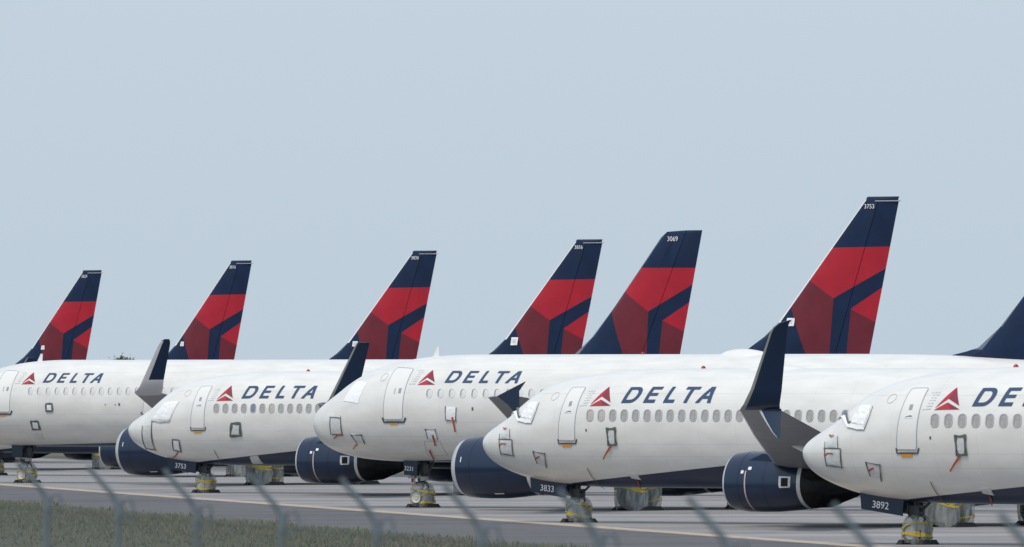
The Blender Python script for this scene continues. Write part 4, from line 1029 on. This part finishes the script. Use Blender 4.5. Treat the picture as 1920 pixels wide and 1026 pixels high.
# taped white sensor covers on the fins
def fin_cover(k, x, y, w=.36, h=.36, rot=0.0, fl=False):
    fam = TYPES[POSE[k][0]]['fam']; s, z = fin_pt(k, x, y); root = PL[k][0]; ch = [c for c in root.children if c.name.startswith('tail_fin')][0]; s -= ch.location.x
    V, Fc = [], []; rnd = random.Random(k)
    for i in range(5):
        for j in range(5):
            u, v = (i / 4 - .5) * w, (j / 4 - .5) * h; u += .12 * v * rnd.uniform(.5, 1); ss, zz = s + u, z + v
            V.append(Vector((ss, -abs(fin_side(fam, ss, zz)) - .03 - .03 * rnd.random(), zz)))
    for i in range(4):
        for j in range(4): Fc.append((i * 5 + j, (i + 1) * 5 + j, (i + 1) * 5 + j + 1, i * 5 + j + 1))
    idx = [1 if (i in (0, 3) or j in (0, 3)) else 0 for i in range(4) for j in range(4)]
    return obj('fin_sensor_cover', mesh('fin_sensor_cover', V, Fc, [M_film, M_sheet], idx), ch)
fin_cover(6, 969, 640, .42, .42); fin_cover(7, 670, 645, .36, .30); fin_cover(8, 346, 645, .28, .28); fin_cover(9, 85, 652, .28, .28); fin_cover(4, 1488, 604, .40, .34)

# ------------------------------------------------------------------ chain link fence on the near bank
fence = bpy.data.objects.new('chain_link_fence', None); col.objects.link(fence); fence.location = (-2.8, 70, 2.0)
tag(fence, 'galvanised chain link fence with angled post arms in the near foreground', 'fence')
FD = Vector((.531, -3.0, 0)); KINK = 4.16 - 2.0; FN = Vector((-FD.y, FD.x, 0)).normalized() * -1     # FN points to the left of the view
def post_mesh():
    V, Fc = [], []; tube_geo(V, Fc, [(0, 0, -.3), (0, 0, KINK - .08)], .017, 14); return mesh('post', V, Fc, M_galv)
def arm_mesh():
    V, Fc = [], []; tube_geo(V, Fc, [(0, 0, KINK - .10), (0, 0, KINK - .02), tuple(FN * .025 + Vector((0, 0, KINK + .03))), tuple(FN * .18 + Vector((0, 0, KINK + .205)))], [.021, .021, .016, .013], 12); return mesh('post_arm', V, Fc, M_galv)
def loop_mesh():
    V, Fc = [], []; u = FD.normalized(); tube_geo(V, Fc, [tuple(-FN * .055 + Vector((0, 0, KINK - .05 + .07 * math.sin(t))) - FN * .035 * math.cos(t)) for t in np.linspace(0, 2 * math.pi, 13)], .008, 6, False); return mesh('post_cap_loop', V, Fc, M_galv)
pm, am, lm = post_mesh(), arm_mesh(), loop_mesh()
for i in range(-5, 10):
    p = FD * i; po = obj('post', pm, fence, (p.x, p.y, 0)); obj('post_arm', am, po); obj('post_cap_loop', lm, po)
def fabric():
    u = FD.normalized(); V, Fc = [], []; L0, L1 = -5 * FD.length, 9 * FD.length; H0, H1 = .05, KINK - .06; pitch = .075; r = .0022
    for sg in (1, -1):
        t = L0 - (H1 - H0)
        while t < L1 + (H1 - H0):
            a, b = t, t + sg * (H1 - H0); za, zb = H0, H1
            p, q = u * a + Vector((0, 0, za)) + FN * (.004 * sg), u * b + Vector((0, 0, zb)) + FN * (.004 * sg)
            if L0 - .1 < min(a, b) and max(a, b) < L1 + .1: tube_geo(V, Fc, [p, q], r, 3, False)
            t += pitch
    return mesh('mesh_fabric', V, Fc, M_wire, smooth=False)
fb = obj('mesh_fabric', fabric(), fence); fb['kind'] = 'stuff'
tw = obj('tension_wire', tube('tension_wire', [tuple(FD * -5 + Vector((0, 0, KINK - .06))), tuple(FD * 9 + Vector((0, 0, KINK - .06)))], .003, M_wire, 5), fence)

# ------------------------------------------------------------------ grass along the shoulder
def grass():
    rnd = random.Random(11); V, Fc, idx = [], [], []
    for i in range(42000):
        d = rnd.uniform(-60, 140); e = -9.0 - abs(rnd.gauss(0, 1)) * 6 if rnd.random() < .75 else -9.0 - rnd.random() * 45
        x, y = rowpt(e - .6 * math.sin(d * .31) - .45 * math.sin(d * 1.7) + .8 * rnd.random() ** 3 - .5 * rnd.random(), d); h = rnd.uniform(.05, .17) * (1.25 if e > -11 else 1)
        if abs(x) > y * .052: continue
        z = gz(y); a = rnd.random() * math.pi; w = .018 + .02 * rnd.random(); m = 0 if rnd.random() < .42 + .35 * math.sin(d * .23 + e * .4) * math.sin(e * .9 + d * .07) else 1
        dx, dy = math.cos(a) * w, math.sin(a) * w; lx, ly = rnd.uniform(-.07, .07), rnd.uniform(-.07, .07); b = len(V)
        V += [Vector((x - dx, y - dy, z)), Vector((x + dx, y + dy, z)), Vector((x + lx + dx * .4, y + ly, z + h * .7)), Vector((x + lx * 1.6, y + ly * 1.6, z + h))]
        Fc.append((b, b + 1, b + 2, b + 3)); idx.append(m)
    return mesh('grass', V, Fc, [mat('grass_blade_green', (.120, .145, .062), .8), mat('grass_blade_dry', (.19, .17, .105), .8)], idx, smooth=False)
go = obj('grass', grass()); tag(go, 'short dull green grass beside the taxiway shoulder', 'grass', kind='stuff')

# ------------------------------------------------------------------ far tree top over the leftmost roof
def tree(x, y, zb, H, Rr, label):
    root = bpy.data.objects.new('tree', None); col.objects.link(root); root.location = (x, y, zb); tag(root, label, 'tree')
    V, Fc = [], []; tube_geo(V, Fc, [(0, 0, -.2), (.1, 0, H * .3), (0, .1, H * .6), (.1, 0, H * .85)], [.32, .24, .16, .05], 8)
    rnd = random.Random(5)
    for i in range(7):
        a = i * 2.4; z0 = H * (.32 + .06 * i); tube_geo(V, Fc, [(0, 0, z0), (math.cos(a) * Rr * .4, math.sin(a) * Rr * .4, z0 + H * .12), (math.cos(a) * Rr * .75, math.sin(a) * Rr * .75, z0 + H * .2)], [.11, .07, .03], 6)
    obj('trunk', mesh('trunk', V, Fc, mat('bark', (.09, .07, .05), .9)), root)
    V, Fc, idx = [], [], []
    clumps = []
    for i in range(120):
        th, ph = rnd.random() * 6.28, math.acos(rnd.uniform(-.5, 1)); r = rnd.uniform(.6, 1.0)
        clumps.append(Vector((math.cos(th) * math.sin(ph) * Rr * r, math.sin(th) * math.sin(ph) * Rr * r, H * .66 + math.cos(ph) * H * .33 * r)))
    for c in clumps:
        for i in range(170):
            p = c + Vector((rnd.gauss(0, 1), rnd.gauss(0, 1), rnd.gauss(0, .8))) * Rr * .17; n = Vector((rnd.gauss(0, 1), rnd.gauss(0, 1), rnd.gauss(0, 1))).normalized(); t = n.orthogonal().normalized(); w = n.cross(t); sz = rnd.uniform(.10, .2); b = len(V)
            V += [p - t * sz, p + w * sz * .5, p + t * sz, p - w * sz * .5]; Fc.append((b, b + 1, b + 2, b + 3)); idx.append(0 if rnd.random() < .6 else 1)
    obj('crown', mesh('crown', V, Fc, [mat('leaf_dark', (.045, .065, .030), .8), mat('leaf_olive', (.085, .095, .045), .8)], idx, smooth=False), root)
tree((228 - 960) / F * 1250, 1250, DIP, 7.45, 2.3, 'round far-off tree top peeking over the leftmost airliner roof')
